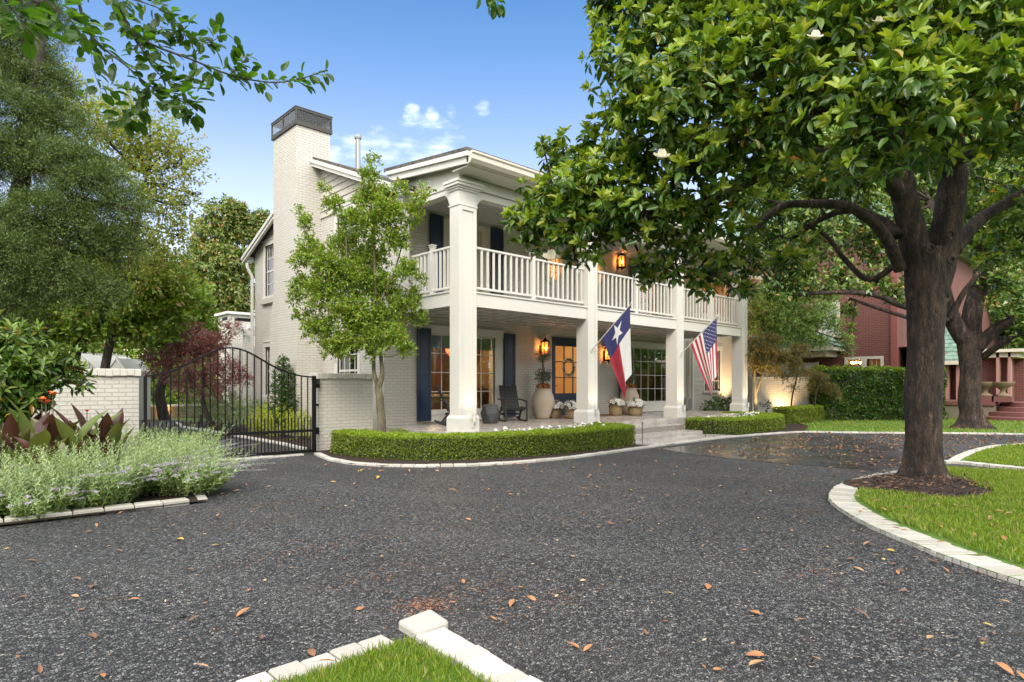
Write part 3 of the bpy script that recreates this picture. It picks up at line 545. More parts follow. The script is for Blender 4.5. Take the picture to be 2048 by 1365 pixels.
# windows: frame (> pane)
def window(x0, x1, z0, z1, nx, nz, axis='y', at=YW, casing=.1, m='white', gl='glass', sash=False, head=.16, sill=.08, mw=.022, rec=.06, name='window', cl=None):
    mb = MB()
    def bx(a, b, c, d, o0, o1):
        if axis == 'y': mb.box(a, b, at+o0, at+o1, c, d)
        else: mb.box(at+o0, at+o1, a, b, c, d)
    cl = casing if cl is None else cl
    bx(x0-cl, x0, z0, z1, -.035, rec+.03); bx(x1, x1+casing, z0, z1, -.035, rec+.03); bx(x0-cl-.03, x1+casing+.03, z1, z1+head, -.045, rec+.03); bx(x0-cl-.03, x1+casing+.03, z0-sill, z0, -.07, rec+.03)
    bx(x0-cl-.06, x1+casing+.06, z1+head, z1+head+.03, -.07, 0)
    f = .035; bx(x0, x0+f, z0+f, z1-f, rec-.02, rec+.025); bx(x1-f, x1, z0+f, z1-f, rec-.02, rec+.025); bx(x0, x1, z0, z0+f, rec-.02, rec+.025); bx(x0, x1, z1-f, z1, rec-.02, rec+.025)
    for k in range(1, nx): x = x0+(x1-x0)*k/nx; bx(x-mw/2, x+mw/2, z0+f, z1-f, rec-.008, rec+.014)
    for k in range(1, nz): z = z0+(z1-z0)*k/nz; ww = mw if not (sash and k == nz//2) else .055; bx(x0+f, x1-f, z-ww/2, z+ww/2, rec-.012, rec+.018)
    w_ = mb.build(name, M[m], house)
    mb = MB(); o = rec+.005
    if axis == 'y': mb.add([(x0,at+o,z0),(x1,at+o,z0),(x1,at+o,z1),(x0,at+o,z1)], [(0,1,2,3)])
    else: mb.add([(at+o,x0,z0),(at+o,x1,z0),(at+o,x1,z1),(at+o,x0,z1)], [(3,2,1,0)])
    mb.build('pane', M[gl], w_); return w_
window(*WL, 5, 4, casing=.3, cl=.28, head=.19, sill=.1)
wr = window(*WR, 6, 4, casing=.1, head=.18, sill=.1, gl='darkglass')
mb = MB(); mb.box(WR[0]-.1, WR[1]+.1, YW-.05, YW-.001, .50, .72); mb.box(WR[0]-.13, WR[1]+.13, YW-.07, YW-.001, .47, .4995); mb.build('apron_panel', M['white'], wr)
mb = MB(); mb.box(WL[0]-.25, WL[1]+.28, YW-.05, YW-.001, .5, .68); mb.build('apron_panel', M['white'], house)
window(*SW, 4, 4, casing=.13, sash=True, gl='darkglass'); window(*UW, 4, 2, casing=.12, gl='glass')
for s_ in SL: window(*s_, 4, 4, axis='x', at=XG, casing=.13, sash=True, gl='darkglass')
for s_ in SU: window(*s_, 4, 4, axis='x', at=XG, casing=.13, sash=True, gl='darkglass')
for s_ in SL+SU: mb = MB(); mb.box(XG-.1, XG-.002, s_[0]-.2, s_[1]+.2, s_[2]-.26, s_[2]-.082); mb.build('window_sill', M['brick'], house, bevel=.01)
for (cx, cz) in OV:                                     # oval windows
    n = 40; mb = MB()
    def ring(rx0, rz0, rx1, rz1, y0, y1):
        q = []
        for rx, rzz, y in ((rx0, rz0, y0), (rx1, rz1, y0), (rx1, rz1, y1), (rx0, rz0, y1)): q += [(cx+rx*math.cos(2*math.pi*k/n), y, cz+rzz*math.sin(2*math.pi*k/n)) for k in range(n)]
        mb.add(q, [(a*n+k, a*n+(k+1) % n, ((a+1) % 4)*n+(k+1) % n, ((a+1) % 4)*n+k) for a in range(4) for k in range(n)])
    ring(.40, .51, .55, .66, YW-.04, YW+.02); ring(.43, .54, .51, .62, YW-.06, YW-.0401); ring(.37, .48, .40, .51, YW-.02, YW+.09)
    for dx in (-.13, .13): hgt = .47*math.sqrt(1-(dx/.38)**2); mb.box(cx+dx-.01, cx+dx+.01, YW+.05, YW+.07, cz-hgt, cz+hgt)
    for dz in (-.24, 0, .24): hw = .38*math.sqrt(1-(dz/.49)**2); mb.box(cx-hw, cx+hw, YW+.048, YW+.072, cz+dz-.01, cz+dz+.01)
    o = mb.build('oval_window', M['cream'], house, smooth=False)
    mb = MB(); mb.add([(cx+.38*math.cos(2*math.pi*k/n), YW+.065, cz+.49*math.sin(2*math.pi*k/n)) for k in range(n)], [tuple(range(n))]); mb.build('pane', M['glass'], o)
def shutter(x0, x1, z0, z1):
    mb = MB(); y = YW-.085; mb.box(x0, x1, y, y+.03, z0, z1); mz = z0+(z1-z0)*.52; f = .07
    for a, b, c, d in ((x0, x0+f, z0, z1), (x1-f, x1, z0, z1), (x0+f+.001, x1-f-.001, z0, z0+.1), (x0+f+.001, x1-f-.001, z1-f, z1), (x0+f+.001, x1-f-.001, mz-.06, mz+.06)): mb.box(a, b, y-.014, y-.0005, c, d)
    for c, d in ((z0+.13, mz-.09), (mz+.09, z1-.1)): mb.box(x0+f+.04, x1-f-.04, y-.009, y-.0004, c, d)
    for z in (z0+.3, z1-.3): mb.box(x0+.05, x0+.1, y+.03, YW-.001, z, z+.05); mb.box(x1-.1, x1-.05, y+.03, YW-.001, z, z+.05)
    mb.build('shutter', M['navy'], house, bevel=.003)
shutter(9.30, 9.74, .53, 2.98); shutter(12.40, 12.84, .53, 3.0); shutter(18.02, 18.46, .5, 3.0)
shutter(9.72, 10.15, 3.72, 6.04); shutter(11.9, 12.35, 3.72, 6.05); shutter(18.64, 19.07, 3.72, 6.08)
# doors
def door(x0, x1, z0, z1, m, jam, gx, gz, gl='glass', y=YW, bottom=.55):
    mb = MB(); f = .12
    mb.box(x0+f, x1-f, y+.08, y+.13, z0+.02, z0+bottom); mb.box(x0+f, x0+2*f, y+.08, y+.13, z0+bottom, z1-f-.1); mb.box(x1-2*f, x1-f, y+.08, y+.13, z0+bottom, z1-f-.1); mb.box(x0+f, x1-f, y+.08, y+.13, z1-f-.1, z1-f+.0)
    ax, bx_, az, bz = x0+2*f, x1-2*f, z0+bottom, z1-f-.1
    for k in range(1, gx): x = ax+(bx_-ax)*k/gx; mb.box(x-.014, x+.014, y+.085, y+.12, az, bz)
    for k in range(1, gz): z = az+(bz-az)*k/gz; mb.box(ax, bx_, y+.087, y+.118, z-.014, z+.014)
    mb.box(x0+2*f+.05, x1-2*f-.05, y+.07, y+.0795, z0+.14, z0+bottom-.1)
    d = mb.build('door', M[m], house)
    mb = MB(); mb.add([(ax,y+.1,az),(bx_,y+.1,az),(bx_,y+.1,bz),(ax,y+.1,bz)], [(0,1,2,3)]); mb.build('pane', M[gl], d)
    mb = MB(); mb.tube([(x0+f+.06, y+.08, z0+1.0),(x0+f+.06, y+.02, z0+1.0),(x0+f+.16, y+.02, z0+1.0)], .012, 8); mb.build('handle', M['dmetal'], d)
    mb = MB(); mb.box(x0-.0, x0+f-.001, y-.03, y+.14, z0, z1-f); mb.box(x1-f+.001, x1, y-.03, y+.14, z0, z1-f); mb.box(x0, x1, y-.03, y+.14, z1-f+.001, z1); mb.box(x0-.04, x1+.04, y-.05, y-.002, z1+.001, z1+.05); mb.build('door_frame', M[jam], house)
door(14.55, 16.35, FL, 2.97, 'navy', 'navy', 3, 3, bottom=.75)
door(10.3, 11.7, DK, 5.98, 'cream', 'cream', 3, 5, bottom=.3); door(19.2, 20.6, DK, 5.98, 'cream', 'cream', 3, 5, bottom=.3)
for a, b in ((10.17, 10.298), (11.702, 11.88), (19.08, 19.198), (20.602, 20.75)): mb = MB(); mb.box(a, b, YW-.03, YW-.002, DK, 6.0); mb.build('door_casing', M['cream'], house)
# floors of the porch and steps
mb = MB(); mb.box(X0-.25, 22.9, 10.5, YW-.003, .0, FL); mb.build('porch_floor', M['stone'], house, bevel=.008)
mb = MB()
for i, (y0, zt) in enumerate(((9.9, .3), (9.28, .15))): mb.box(12.95, 16.45, y0, 10.499, 0 if i == 0 else 0, zt) if i == 0 else mb.box(12.952, 16.448, y0, 9.899, 0, zt)
mb.box(12.6, 16.75, 8.52, 9.279, 0, .045); mb.build('steps', M['stone'], house, bevel=.008)
# ---- rooms behind the glass (built where they stand so the windows have depth)
def room(x0, x1, y0, y1, z0, z1, wallm, floorm, name='room'):
    mb = MB(); mb.add([(x0,y0,z0),(x1,y0,z0),(x1,y1,z0),(x0,y1,z0),(x0,y0,z1),(x1,y0,z1),(x1,y1,z1),(x0,y1,z1)], [(4,5,6,7),(1,5,6,2),(2,6,7,3),(3,7,4,0)]); mb.mi = 1; mb.add([(x0,y0,z0),(x1,y0,z0),(x1,y1,z0),(x0,y1,z0)], [(0,1,2,3)])
    return mb.build(name, [wallm, floorm], house)
def lamp(loc, e, col=(1,.62,.3), r=.12):
    l = bpy.data.lights.new('room_light', 'POINT'); l.energy = e; l.color = col; l.shadow_soft_size = r; o = bpy.data.objects.new('room_light', l); COL.objects.link(o); o.location = loc; return o
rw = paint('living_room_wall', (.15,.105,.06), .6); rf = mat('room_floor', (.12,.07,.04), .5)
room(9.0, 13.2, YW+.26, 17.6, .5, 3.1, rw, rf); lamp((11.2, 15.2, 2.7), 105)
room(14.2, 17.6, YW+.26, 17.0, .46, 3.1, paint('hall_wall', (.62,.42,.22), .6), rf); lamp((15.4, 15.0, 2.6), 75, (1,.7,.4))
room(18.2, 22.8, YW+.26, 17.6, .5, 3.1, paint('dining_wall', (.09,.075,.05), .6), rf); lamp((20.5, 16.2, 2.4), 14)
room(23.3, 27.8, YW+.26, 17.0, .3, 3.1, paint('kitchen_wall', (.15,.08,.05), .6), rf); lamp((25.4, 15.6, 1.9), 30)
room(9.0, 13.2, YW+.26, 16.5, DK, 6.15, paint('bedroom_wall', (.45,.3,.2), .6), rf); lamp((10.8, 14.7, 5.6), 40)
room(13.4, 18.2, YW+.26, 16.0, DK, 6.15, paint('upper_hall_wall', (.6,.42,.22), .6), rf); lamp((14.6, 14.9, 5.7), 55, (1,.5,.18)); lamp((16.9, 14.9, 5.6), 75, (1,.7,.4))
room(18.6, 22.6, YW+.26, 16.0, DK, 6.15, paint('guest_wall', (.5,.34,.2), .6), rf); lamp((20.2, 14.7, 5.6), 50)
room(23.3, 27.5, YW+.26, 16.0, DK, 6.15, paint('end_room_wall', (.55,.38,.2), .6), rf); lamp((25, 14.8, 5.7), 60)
# blinds
blm = paint('blind_slats', (.66,.54,.38), .6)
for x0, x1, z0, z1 in ((10.55,11.45,3.9,5.75),(19.45,20.35,3.9,5.75),(23.8,26.15,4.5,5.9),(16.45,17.15,4.9,5.95)):
    mb = MB(); z = z0
    while z < z1: mb.add([(x0,YW+.16,z),(x1,YW+.16,z),(x1,YW+.20,z+.05),(x0,YW+.20,z+.05)], [(0,1,2,3)]); z += .075
    mb.build('window_blind', blm, house)
shd = paint('roman_shade', (.26,.33,.24), .8); 
for x0, x1, zt, zb in ((9.75,12.05,2.84,2.48),(18.6,21.34,2.85,2.62)):
    mb = MB()
    for k in range(4): mb.box(x0, x1, YW+.13+.012*k, YW+.15+.012*k, zb+k*.06, zt)
    mb.build('window_shade', shd, house)
# ================================================================ YARD WALLS, GATE
M['cap'] = paint('painted_cap', (.62,.595,.55), .7, .1, .5)
def yardwall(x0, x1, y0, y1, h, label, name='brick_yard_wall'):
    o = thing(name, (x0, y0, 0), label, 'wall'); mb = MB(); mb.box(x0, x1, y0, y1, 0, h-.12); mb.build('wall', M['brick'], o)
    mb = MB(); n = int((x1-x0)/.11); 
    for k in range(n):                                   # rounded header bricks of the cap, slightly uneven
        a = x0-.03+(x1-x0+.06)*k/n; b = x0-.03+(x1-x0+.06)*(k+1)/n; j = random.uniform(-.008,.008); mb.box(a, b, y0-.05+j, y1+.05, h-.13+random.uniform(-.012,.012), h+random.uniform(-.004,.004))
    mb.build('cap', M['cap'], o, bevel=.012); return o
yardwall(6.3, 7.68, 12.9, 13.25, 1.75, 'low white brick wall between the gate and the small tree by the house corner')
yardwall(-3.5, 2.87, 13.1, 13.45, 1.78, 'white brick garden wall left of the gate behind the bronze leaved plants')
gt = thing('iron_gate', (6.2, 12.85, 0), 'arched black iron driveway gate closed between two white brick walls', 'gate')
GA, GB = Vector((2.95, 13.0, 0)), Vector((6.12, 12.72, 0)); n = 23
def gtop(s_): # arched top: low at the ends
    return 1.62+.60*math.exp(-((s_-.47)/.27)**2)+.02*s_
mb = MB(); tp = [GA.lerp(GB, k/40)+Vector((0,0,gtop(k/40))) for k in range(41)]
for a, b in zip(tp[:-1], tp[1:]): mb.bar(a, b, .045, .03)
mb.bar(GA+Vector((0,0,.06)), GB+Vector((0,0,.06)), .05, .06); mb.bar(GA+Vector((0,0,.50)), GB+Vector((0,0,.50)), .05, .055)
mb.bar(GB+Vector((.0,0,.03)), GB+Vector((0,0,gtop(1)+.03)), .07, .07, up=(0,1,0)); mb.bar(GA+Vector((0,0,.03)), GA+Vector((0,0,gtop(0))), .05, .05, up=(0,1,0))
mb.build('gate_frame', M['black'], gt)
for k in range(1, n):
    s_ = k/n; p = GA.lerp(GB, s_); mb = MB(); mb.bar(p+Vector((0,0,.06)), p+Vector((0,0,gtop(s_))), .02, .02, up=(0,1,0)); mb.build('picket', M['black'], gt)
for k in range(n):
    s_ = (k+.5)/n; p = GA.lerp(GB, s_); mb = MB(); mb.bar(p+Vector((0,0,.06)), p+Vector((0,0,.78)), .018, .018, up=(0,1,0)); mb.tube([p+Vector((0,0,.78)), p+Vector((0,0,.81))], [.009,.001], 4); mb.build('short_picket', M['black'], gt)
mb = MB(); mb.box(6.16, 6.29, 12.82, 12.9, .4, .55); mb.build('hinge', M['black'], gt); mb = MB(); mb.box(6.16, 6.29, 12.84, 12.9, 1.02, 1.07); mb.build('hinge', M['black'], gt)
bx = thing('gate_intercom', (6.28, 12.86, 1.5), 'small black control box on the wall edge beside the gate', 'control box'); mb = MB(); mb.box(6.2, 6.3, 12.8, 12.898, 1.42, 1.62); mb.build('body', M['black'], bx, bevel=.01); mb = MB(); mb.box(6.215, 6.285, 12.79, 12.799, 1.5, 1.6); mb.build('lid', M['dmetal'], bx)
# ================================================================ LAMPS, FLAGS, PORCH FURNITURE
M['amber'] = mat('amber_glass', (.8,.45,.15), .3); t = NT(M['amber']); t.b.inputs['Emission Color'].default_value = (1,.36,.07,1); t.b.inputs['Emission Strength'].default_value = 1.0
tr = t.n('BsdfTransparent'); tr.inputs[0].default_value = (1,.6,.3,1); mxs = t.n('MixShader'); mxs.inputs[0].default_value = .55; t.l(t.b.outputs[0], mxs.inputs[1]); t.l(tr.outputs[0], mxs.inputs[2]); t.l(mxs.outputs[0], [n for n in t.t.nodes if n.type == 'OUTPUT_MATERIAL'][0].inputs[0])
M['bulb'] = emis('lamp_bulb', (1,.55,.2), 28)
def lantern(x, z, label):
    y = YW-.2; o = thing('wall_lantern', (x, YW, z), label, 'lantern', 'amber wall lanterns on the porch'); mb = MB(); hw, hh = .125, .2
    n = 6; pr = [(x+hw*math.cos(math.pi/3*k+.5), y+hw*math.sin(math.pi/3*k+.5)) for k in range(n)]
    for px_, py_ in pr: mb.bar((px_,py_,z-hh), (px_,py_,z+hh), .022, .022, up=(0,1,0))
    mb.lathe((x,y,z), [(.145,hh-.01),(.16,hh+.015),(.13,hh+.03),(.07,hh+.07),(.035,hh+.09),(.04,hh+.12),(.012,hh+.14),(.012,hh+.19),(.02,hh+.2),(.002,hh+.24)], 12)
    mb.lathe((x,y,z), [(.003,-hh-.17),(.018,-hh-.14),(.01,-hh-.1),(.05,-hh-.06),(.14,-hh-.02),(.145,-hh+.01)], 12)
    mb.box(x-.06, x+.06, YW-.025, YW-.002, z-.25, z+.1); mb.tube([(x,YW-.02,z-.2),(x,YW-.1,z-.3),(x,y,z-hh-.08)], .012, 6); mb.build('frame', M['dmetal2'], o)
    mb = MB(); mb.lathe((x,y,z), [(hw-.015,-hh+.01),(hw-.015,hh-.02)], 12, cap=False); mb.build('glass', M['amber'], o)
    for s_ in (-.03, .03): mb = MB(); mb.lathe((x+s_,y,z), [(.004,-.05),(.016,-.03),(.018,.0),(.003,.05)], 8); mb.build('bulb', M['bulb'], o)
    l = bpy.data.lights.new('lantern_light', 'POINT'); l.energy = 13; l.color = (1,.55,.26); l.shadow_soft_size = .03; q = bpy.data.objects.new('lantern_light', l); COL.objects.link(q); q.location = (x, y, z)
M['dmetal2'] = mat('bronze_metal', (.025,.018,.014), .5, .5)
lantern(14.02, 2.62, 'lit bronze lantern left of the blue front door'); lantern(17.2, 2.55, 'lit bronze lantern right of the blue front door'); lantern(17.97, 5.86, 'lit bronze lantern on the balcony wall right of the oval windows')
def floodlight(x, y, z, label, en=14):
    o = thing('column_floodlight', (x, y, z), label, 'floodlight', 'white floodlights on the column bases'); mb = MB(); mb.tube([(x,y-.02,z-.14),(x,y-.05,z-.06),(x,y-.05,z)], .018, 6); mb.box(x-.035, x+.035, y-.02, y-.002, z-.19, z-.1); mb.build('bracket', M['white'], o)
    mb = MB(); mb.tube([(x,y-.06,z-.07),(x,y-.05,z+.06),(x,y-.045,z+.1)], [.03,.045,.06], 12, cap=False); mb.build('shade', M['white'], o)
    l = bpy.data.lights.new('flood', 'SPOT'); l.energy = en; l.color = (1,.72,.42); l.spot_size = R(120); l.spot_blend = 1; l.shadow_soft_size = .05
    q = bpy.data.objects.new('flood', l); COL.objects.link(q); q.location = (x-.06, y-.2, z+.1); q.rotation_euler = Vector((-.03,.16,1)).to_track_quat('-Z', 'Y').to_euler()
for i, lb in enumerate(('white floodlight on the base of the leftmost column', 'white floodlight on the base of the column left of the steps', 'white floodlight on the base of the column right of the steps', 'white floodlight on the base of the rightmost column')):
    floodlight(CX[i]+CW[i]*.72, YF-.06, FL+.28, lb, (11, 10, 10, 10)[i])
# flags
def onflag(p0, p1, a0, a1, fly, spread):
    p0, p1 = Vector(p0), Vector(p1)
    def Sf(a, b):                                        # a along the hoist (0 low, 1 tip), b along the fly
        h = p0.lerp(p1, a0+(a1-a0)*a); top = p0.lerp(p1, a1)
        ex = top.x+spread*math.sin(a*7.5+.6)*.8-.02; ey = top.y+.02+(1-a)*.16; dh = Vector((ex-h.x, ey-h.y, 0)); dz = math.sqrt(max(fly**2-dh.length_squared, .01))
        e = Vector((ex, ey, h.z-dz)); q = h.lerp(e, b); q.x += .045*math.sin(a*11+b*2.2)*b*(1-.2*b); q.z -= .05*math.sin(math.pi*b)*(1-a); q.y += .03*math.sin(a*9+1)*b
        return q
    return Sf
def flag(p0, p1, a0, a1, fly, label, colour, extra, mats, names=None):
    o = thing('flag', p0, label, 'flag', 'flags on slanted poles')
    mb = MB(); mb.tube([p0, p1], .014, 8); d = (Vector(p1)-Vector(p0)).normalized(); mb.lathe(p1, [(.003,-.03),(.025,-.01),(.028,.01),(.004,.04)], 10); mb.build('pole', M['white'], o)
    mb = MB(); b0 = Vector(p0); mb.tube([b0+Vector((0,.06,-.03)), b0+d*.12], .024, 8); mb.lathe(b0+Vector((0,.03,-.03)), [(.02,-.05),(.035,-.02),(.035,.03),(.02,.05)], 8); mb.build('bracket', M['white'], o)
    Sf = onflag(p0, p1, a0, a1, fly, .10); na, nb = 65, 54
    mb = MB(); vs = [Sf(i/na, j/nb) for i in range(na+1) for j in range(nb+1)]; b = len(mb.v); mb.v += [tuple(v) for v in vs]
    for i in range(na):
        for j in range(nb): mb.f.append((i*(nb+1)+j, i*(nb+1)+j+1, (i+1)*(nb+1)+j+1, (i+1)*(nb+1)+j)); mb.m.append(colour((i+.5)/na, (j+.5)/nb))
    cl = mb.build('cloth', mats, o, smooth=True)
    def nrm(a, b): return (Sf(a+.01, b)-Sf(a-.01, b)).cross(Sf(a, b+.01)-Sf(a, b-.01)).normalized()
    def star(ca, cb, r, asp, rot, off=.006):
        mb = MB()
        for sgn in (-1, 1):
            vs = []
            for k in range(10):
                an = rot+math.pi*2*k/10; rr = r if k % 2 == 0 else r*.382; a_, b_ = ca+rr*math.cos(an), cb+rr*math.sin(an)*asp
                vs.append(Sf(a_, b_)+nrm(a_, b_)*off*sgn)
            vs.append(Sf(ca, cb)+nrm(ca, cb)*off*1.15*sgn); mb.add(vs, [(k, (k+1) % 10, 10) for k in range(10)])
        return mb
    extra(star, o, cl); return o
nav = mat('flag_blue', (.04,.045,.16), .75); red = mat('flag_red', (.42,.03,.06), .75); wht = mat('flag_white', (.75,.74,.74), .75)
def texas(a, b): return 0 if b < .333 else (2 if a > .5 else 1)
def tstar(star, o, cl): star(.5, .167, .235, .667, math.pi/2*0+math.pi).build('star', wht, cl)
flag((12.98, YF-.03, 2.42), (12.98, 9.31, 3.55), .28, .97, 1.75, 'blue white and red flag with one white star hanging beside the steps', texas, tstar, [nav, red, wht])
def usa(a, b): return 0 if (a > 6/13 and b < .4) else (1 if int((1-a)*13) % 2 == 0 else 2)
def ustars(star, o, cl):
    mb = MB()
    for r_ in range(9):
        for c_ in range(6 if r_ % 2 == 0 else 5):
            q = star(1-(r_+1)*(7/13)/10, (c_*2+(1 if r_ % 2 == 0 else 2))*.4/12, .020, .62, math.pi, .012); mb.add(q.v, q.f)
    mb.build('star_field', wht, cl)
flag((17.38, YF-.03, 2.44), (17.38, 9.31, 3.57), .28, .97, 1.75, 'red and white striped flag with a blue star field hanging at the right column', usa, ustars, [nav, red, wht])
# rocking chairs
def rocker(loc, rz, label):
    o = thing('rocking_chair', (0,0,0), label, 'rocking chair', 'black slatted rocking chairs on the porch'); W = .62
    mb = MB()
    for k in range(6): y = -.26+k*.088; mb.bar((-W/2+.04, y, .40-.02*k), (W/2-.04, y, .40-.02*k), .078, .022, up=(0,.2,1))
    mb.build('seat', M['blackwood'], o, bevel=.003)
    mb = MB(); A, B = Vector((0,.2,.34)), Vector((0,.52,1.02))
    for k in range(8): p = A.lerp(B, (k+.5)/8); mb.bar(p+Vector((-W/2+.05,0,0)), p+Vector((W/2-.05,0,0)), .085, .02, up=(0,.45,.9)) if 0 else mb.bar(p+Vector((-W/2+.05,0,0)), p+Vector((W/2-.05,0,0)), .02, .082, up=(0,.43,.9))
    for s_ in (-1, 1): mb.bar(A+Vector((s_*(W/2-.07),.025,0)), B+Vector((s_*(W/2-.07),.025,0)), .035, .03)
    mb.build('backrest', M['blackwood'], o, bevel=.003)
    for s_ in (-1, 1):
        x = s_*W/2; mb = MB()
        pts = [(x,-.4,.09),(x,-.3,.035),(x,-.1,.012),(x,.15,.012),(x,.4,.04),(x,.58,.1)]
        for a, b in zip(pts[:-1], pts[1:]): mb.bar(a, b, .04, .05)
        mb.build('rocker', M['blackwood'], o, bevel=.003)
        mb = MB(); mb.bar((x,-.32,.58), (x,.42,.62), .055, .03); mb.build('armrest', M['blackwood'], o, bevel=.003)
        mb = MB(); mb.bar((x,-.36,.06), (x,-.30,.575), .04, .05); mb.build('leg', M['blackwood'], o, bevel=.003)
        mb = MB(); mb.bar((x,.40,.04), (x,.1,.41), .04, .05); mb.build('leg', M['blackwood'], o, bevel=.003)
        mb = MB(); mb.bar((x,-.28,.38), (x,.3,.27), .035, .05); mb.build('side_rail', M['blackwood'], o, bevel=.003)
    mb = MB(); mb.bar((-W/2,-.28,.365),(W/2,-.28,.365), .03, .05); mb.bar((-W/2,.24,.2),(W/2,.24,.2), .03,.05); mb.build('stretcher', M['blackwood'], o)
    o.location = loc; o.rotation_euler = (0,0,rz); return o
def face(dx, dy): return math.atan2(dy, dx)+math.pi/2
rocker((12.1, 12.75, FL), face(-.45,-.9), 'black slatted rocking chair facing the drive beside the grey stool'); rocker((9.95, 12.55, FL), face(.85,-.55), 'black slatted rocking chair half hidden behind the leftmost column')
o = thing('drum_stool', (10.98, 12.45, FL), 'dark grey faceted drum stool between the rocking chairs', 'stool'); mb = MB(); vs = []; n = 6
for r, z, off in ((.2,0,0),(.27,.27,.5),(.2,.5,0)): vs += [(10.98+r*math.cos(2*math.pi*(k+off)/n), 12.45+r*math.sin(2*math.pi*(k+off)/n), FL+z+.002) for k in range(n)]
mb.add(vs, [(k,(k+1)%n,n+k) for k in range(n)]+[((k+1)%n,n+(k+1)%n,n+k) for k in range(n)]+[(n+k,n+(k+1)%n,2*n+(k+1)%n) for k in range(n)]+[(n+k,2*n+(k+1)%n,2*n+k) for k in range(n)]+[tuple(range(n))[::-1]])
mb.build('body', paint('grey_ceramic', (.06,.065,.07), .5), o); mb = MB(); mb.lathe((10.98,12.45,FL+.5), [(.19,.0),(.19,.012)], 6); mb.build('top', paint('grey_ceramic_top', (.07,.075,.08), .4), o)
# planters
def rings(rad, n): a = rng.uniform(0, 2*np.pi, n); return a
def ballleaves(name, c, r, n, ln, w, mats, parent, mi=None, shell=.45, flat=1.0, simple=True, droop=.1):
    v = norm(rng.normal(size=(n, 3))); rr = r*(shell+(1-shell)*rng.random((n, 1))**.6); p = np.array(c)+v*rr*np.array([1, 1, flat])
    d = norm(v+rng.normal(size=(n, 3))*.7+np.array([0, 0, .25])); nn = norm(v+rng.normal(size=(n, 3))*.5+np.array([0, 0, .6]))
    return leaves(name, p, d, nn, ln*rng.uniform(.6, 1.2, n), w, mats, parent, mi, simple=simple, droop=droop)
def planter(x, y, tag_, h=.92):
    o = thing('ceramic_urn', (x, y, FL), f'tall sandy ceramic urn {tag_}', 'planter', 'tall urns beside the front door'); mb = MB()
    prof = [(.19,0),(.22,.1),(.31,.38),(.345,.55),(.33,.66),(.27,.8),(.235,.86),(.24,.9),(.255,.92),(.24,.92),(.22,.88)]
    mb.lathe((x,y,FL+.002), prof, 32); mb.build('vessel', M['pot'], o, smooth=True); mb = MB(); mb.lathe((x,y,FL+.87), [(.215,0),(.2,.02)], 20); mb.build('soil', M['soil'], o)
    t_ = thing('olive_topiary', (x, y, FL+.88), f'two ball olive topiary in the urn {tag_}', 'topiary', 'olive topiaries in the urns'); mb = MB()
    for k in range(3): an = k*2.1; mb.tube([(x+.02*math.cos(an),y+.02*math.sin(an),FL+.87),(x+.03*math.cos(an+1),y+.03*math.sin(an+1),FL+1.3),(x+.02*math.cos(an+2.5),y+.02*math.sin(an+2.5),FL+1.9)], .012, 6)
    mb.build('trunk', M['bark2'], t_)
    for cz, r in ((1.3, .27), (1.92, .25)): ballleaves('foliage', (x, y, FL+cz), r, 620, .085, .2, M['olive'], t_, shell=.25, flat=.8)
    f = ballleaves('autumn_flowers', (x, y, FL+.98), .21, 420, .055, .6, [mat('red_flower', (.4,.02,.015), .6), mat('orange_flower', (.6,.22,.03), .6), M['wax']], None, rng.choice([0,0,0,1,1,2], 420), shell=.5, flat=.45)
    tag(f, f'red and orange flowers in the urn {tag_}', 'flowers', 'red flowers in the urns')
planter(13.55, 12.95, 'left of the blue door'); planter(18.0, 13.0, 'right of the door behind the flag')
def basket(x, y, r, h, tag_):
    o = thing('wicker_basket', (x, y, FL), f'round woven basket {tag_}', 'basket', 'woven baskets by the door'); mb = MB(); mb.lathe((x,y,FL+.002), [(r*.88,0),(r*.98,h*.25),(r,h*.6),(r*.93,h),(r*.88,h),(r*.86,h*.9)], 26); mb.build('woven_body', M['basket'], o, smooth=True); mb = MB(); mb.lathe((x,y,FL+h*.86),[(r*.85,0),(r*.8,.01)], 20); mb.build('liner', M['soil'], o)
    p = thing('petunia_plant', (x, y, FL+h), f'white dark centred flowers in basket {tag_}', 'flowers', 'white petunias in baskets'); n = 64; v = norm(rng.normal(size=(n, 3))+np.array([-.3,-.5,.5])); v[:, 2] = np.abs(v[:, 2])*.9-.1
    c = np.array([x, y, FL+h+.03]); P_ = c+v*np.array([r*1.35, r*1.35, r*.95])*rng.uniform(.85,1.12,(n,1)); ballleaves('foliage', tuple(c), r*1.25, 700, .06, .5, M['olive'], p, flat=.7, shell=.2)
    out_p, out_d, out_n = [], [], []
    for i in range(n):
        a = norm(np.cross(v[i:i+1], [[.3,.2,1]]))[0]; b = np.cross(v[i], a)
        for k in range(6): an = k*math.pi/3; dd = a*math.cos(an)+b*math.sin(an); out_p.append(P_[i]+dd*.004); out_d.append(dd+v[i]*.25); out_n.append(v[i])
    leaves('blossom', np.array(out_p), np.array(out_d), np.array(out_n), .058, .8, M['wpetal'], p, simple=True, fold=.05)
    a = norm(np.cross(v, np.array([[.3,.2,1.]]))); leaves('blossom_centre', P_+v*.014-a*.016, a, v, .032, 1.0, M['dark'], p, simple=True, fold=0)
basket(14.35, 12.45, .25, .33, 'between the urn and the column left of the steps'); basket(16.75, 12.65, .22, .38, 'nearest the door right of the column'); basket(17.3, 12.25, .25, .34, 'in front of the right urn'); basket(14.15, 13.05, .22, .34, 'in the shade beside the left urn')
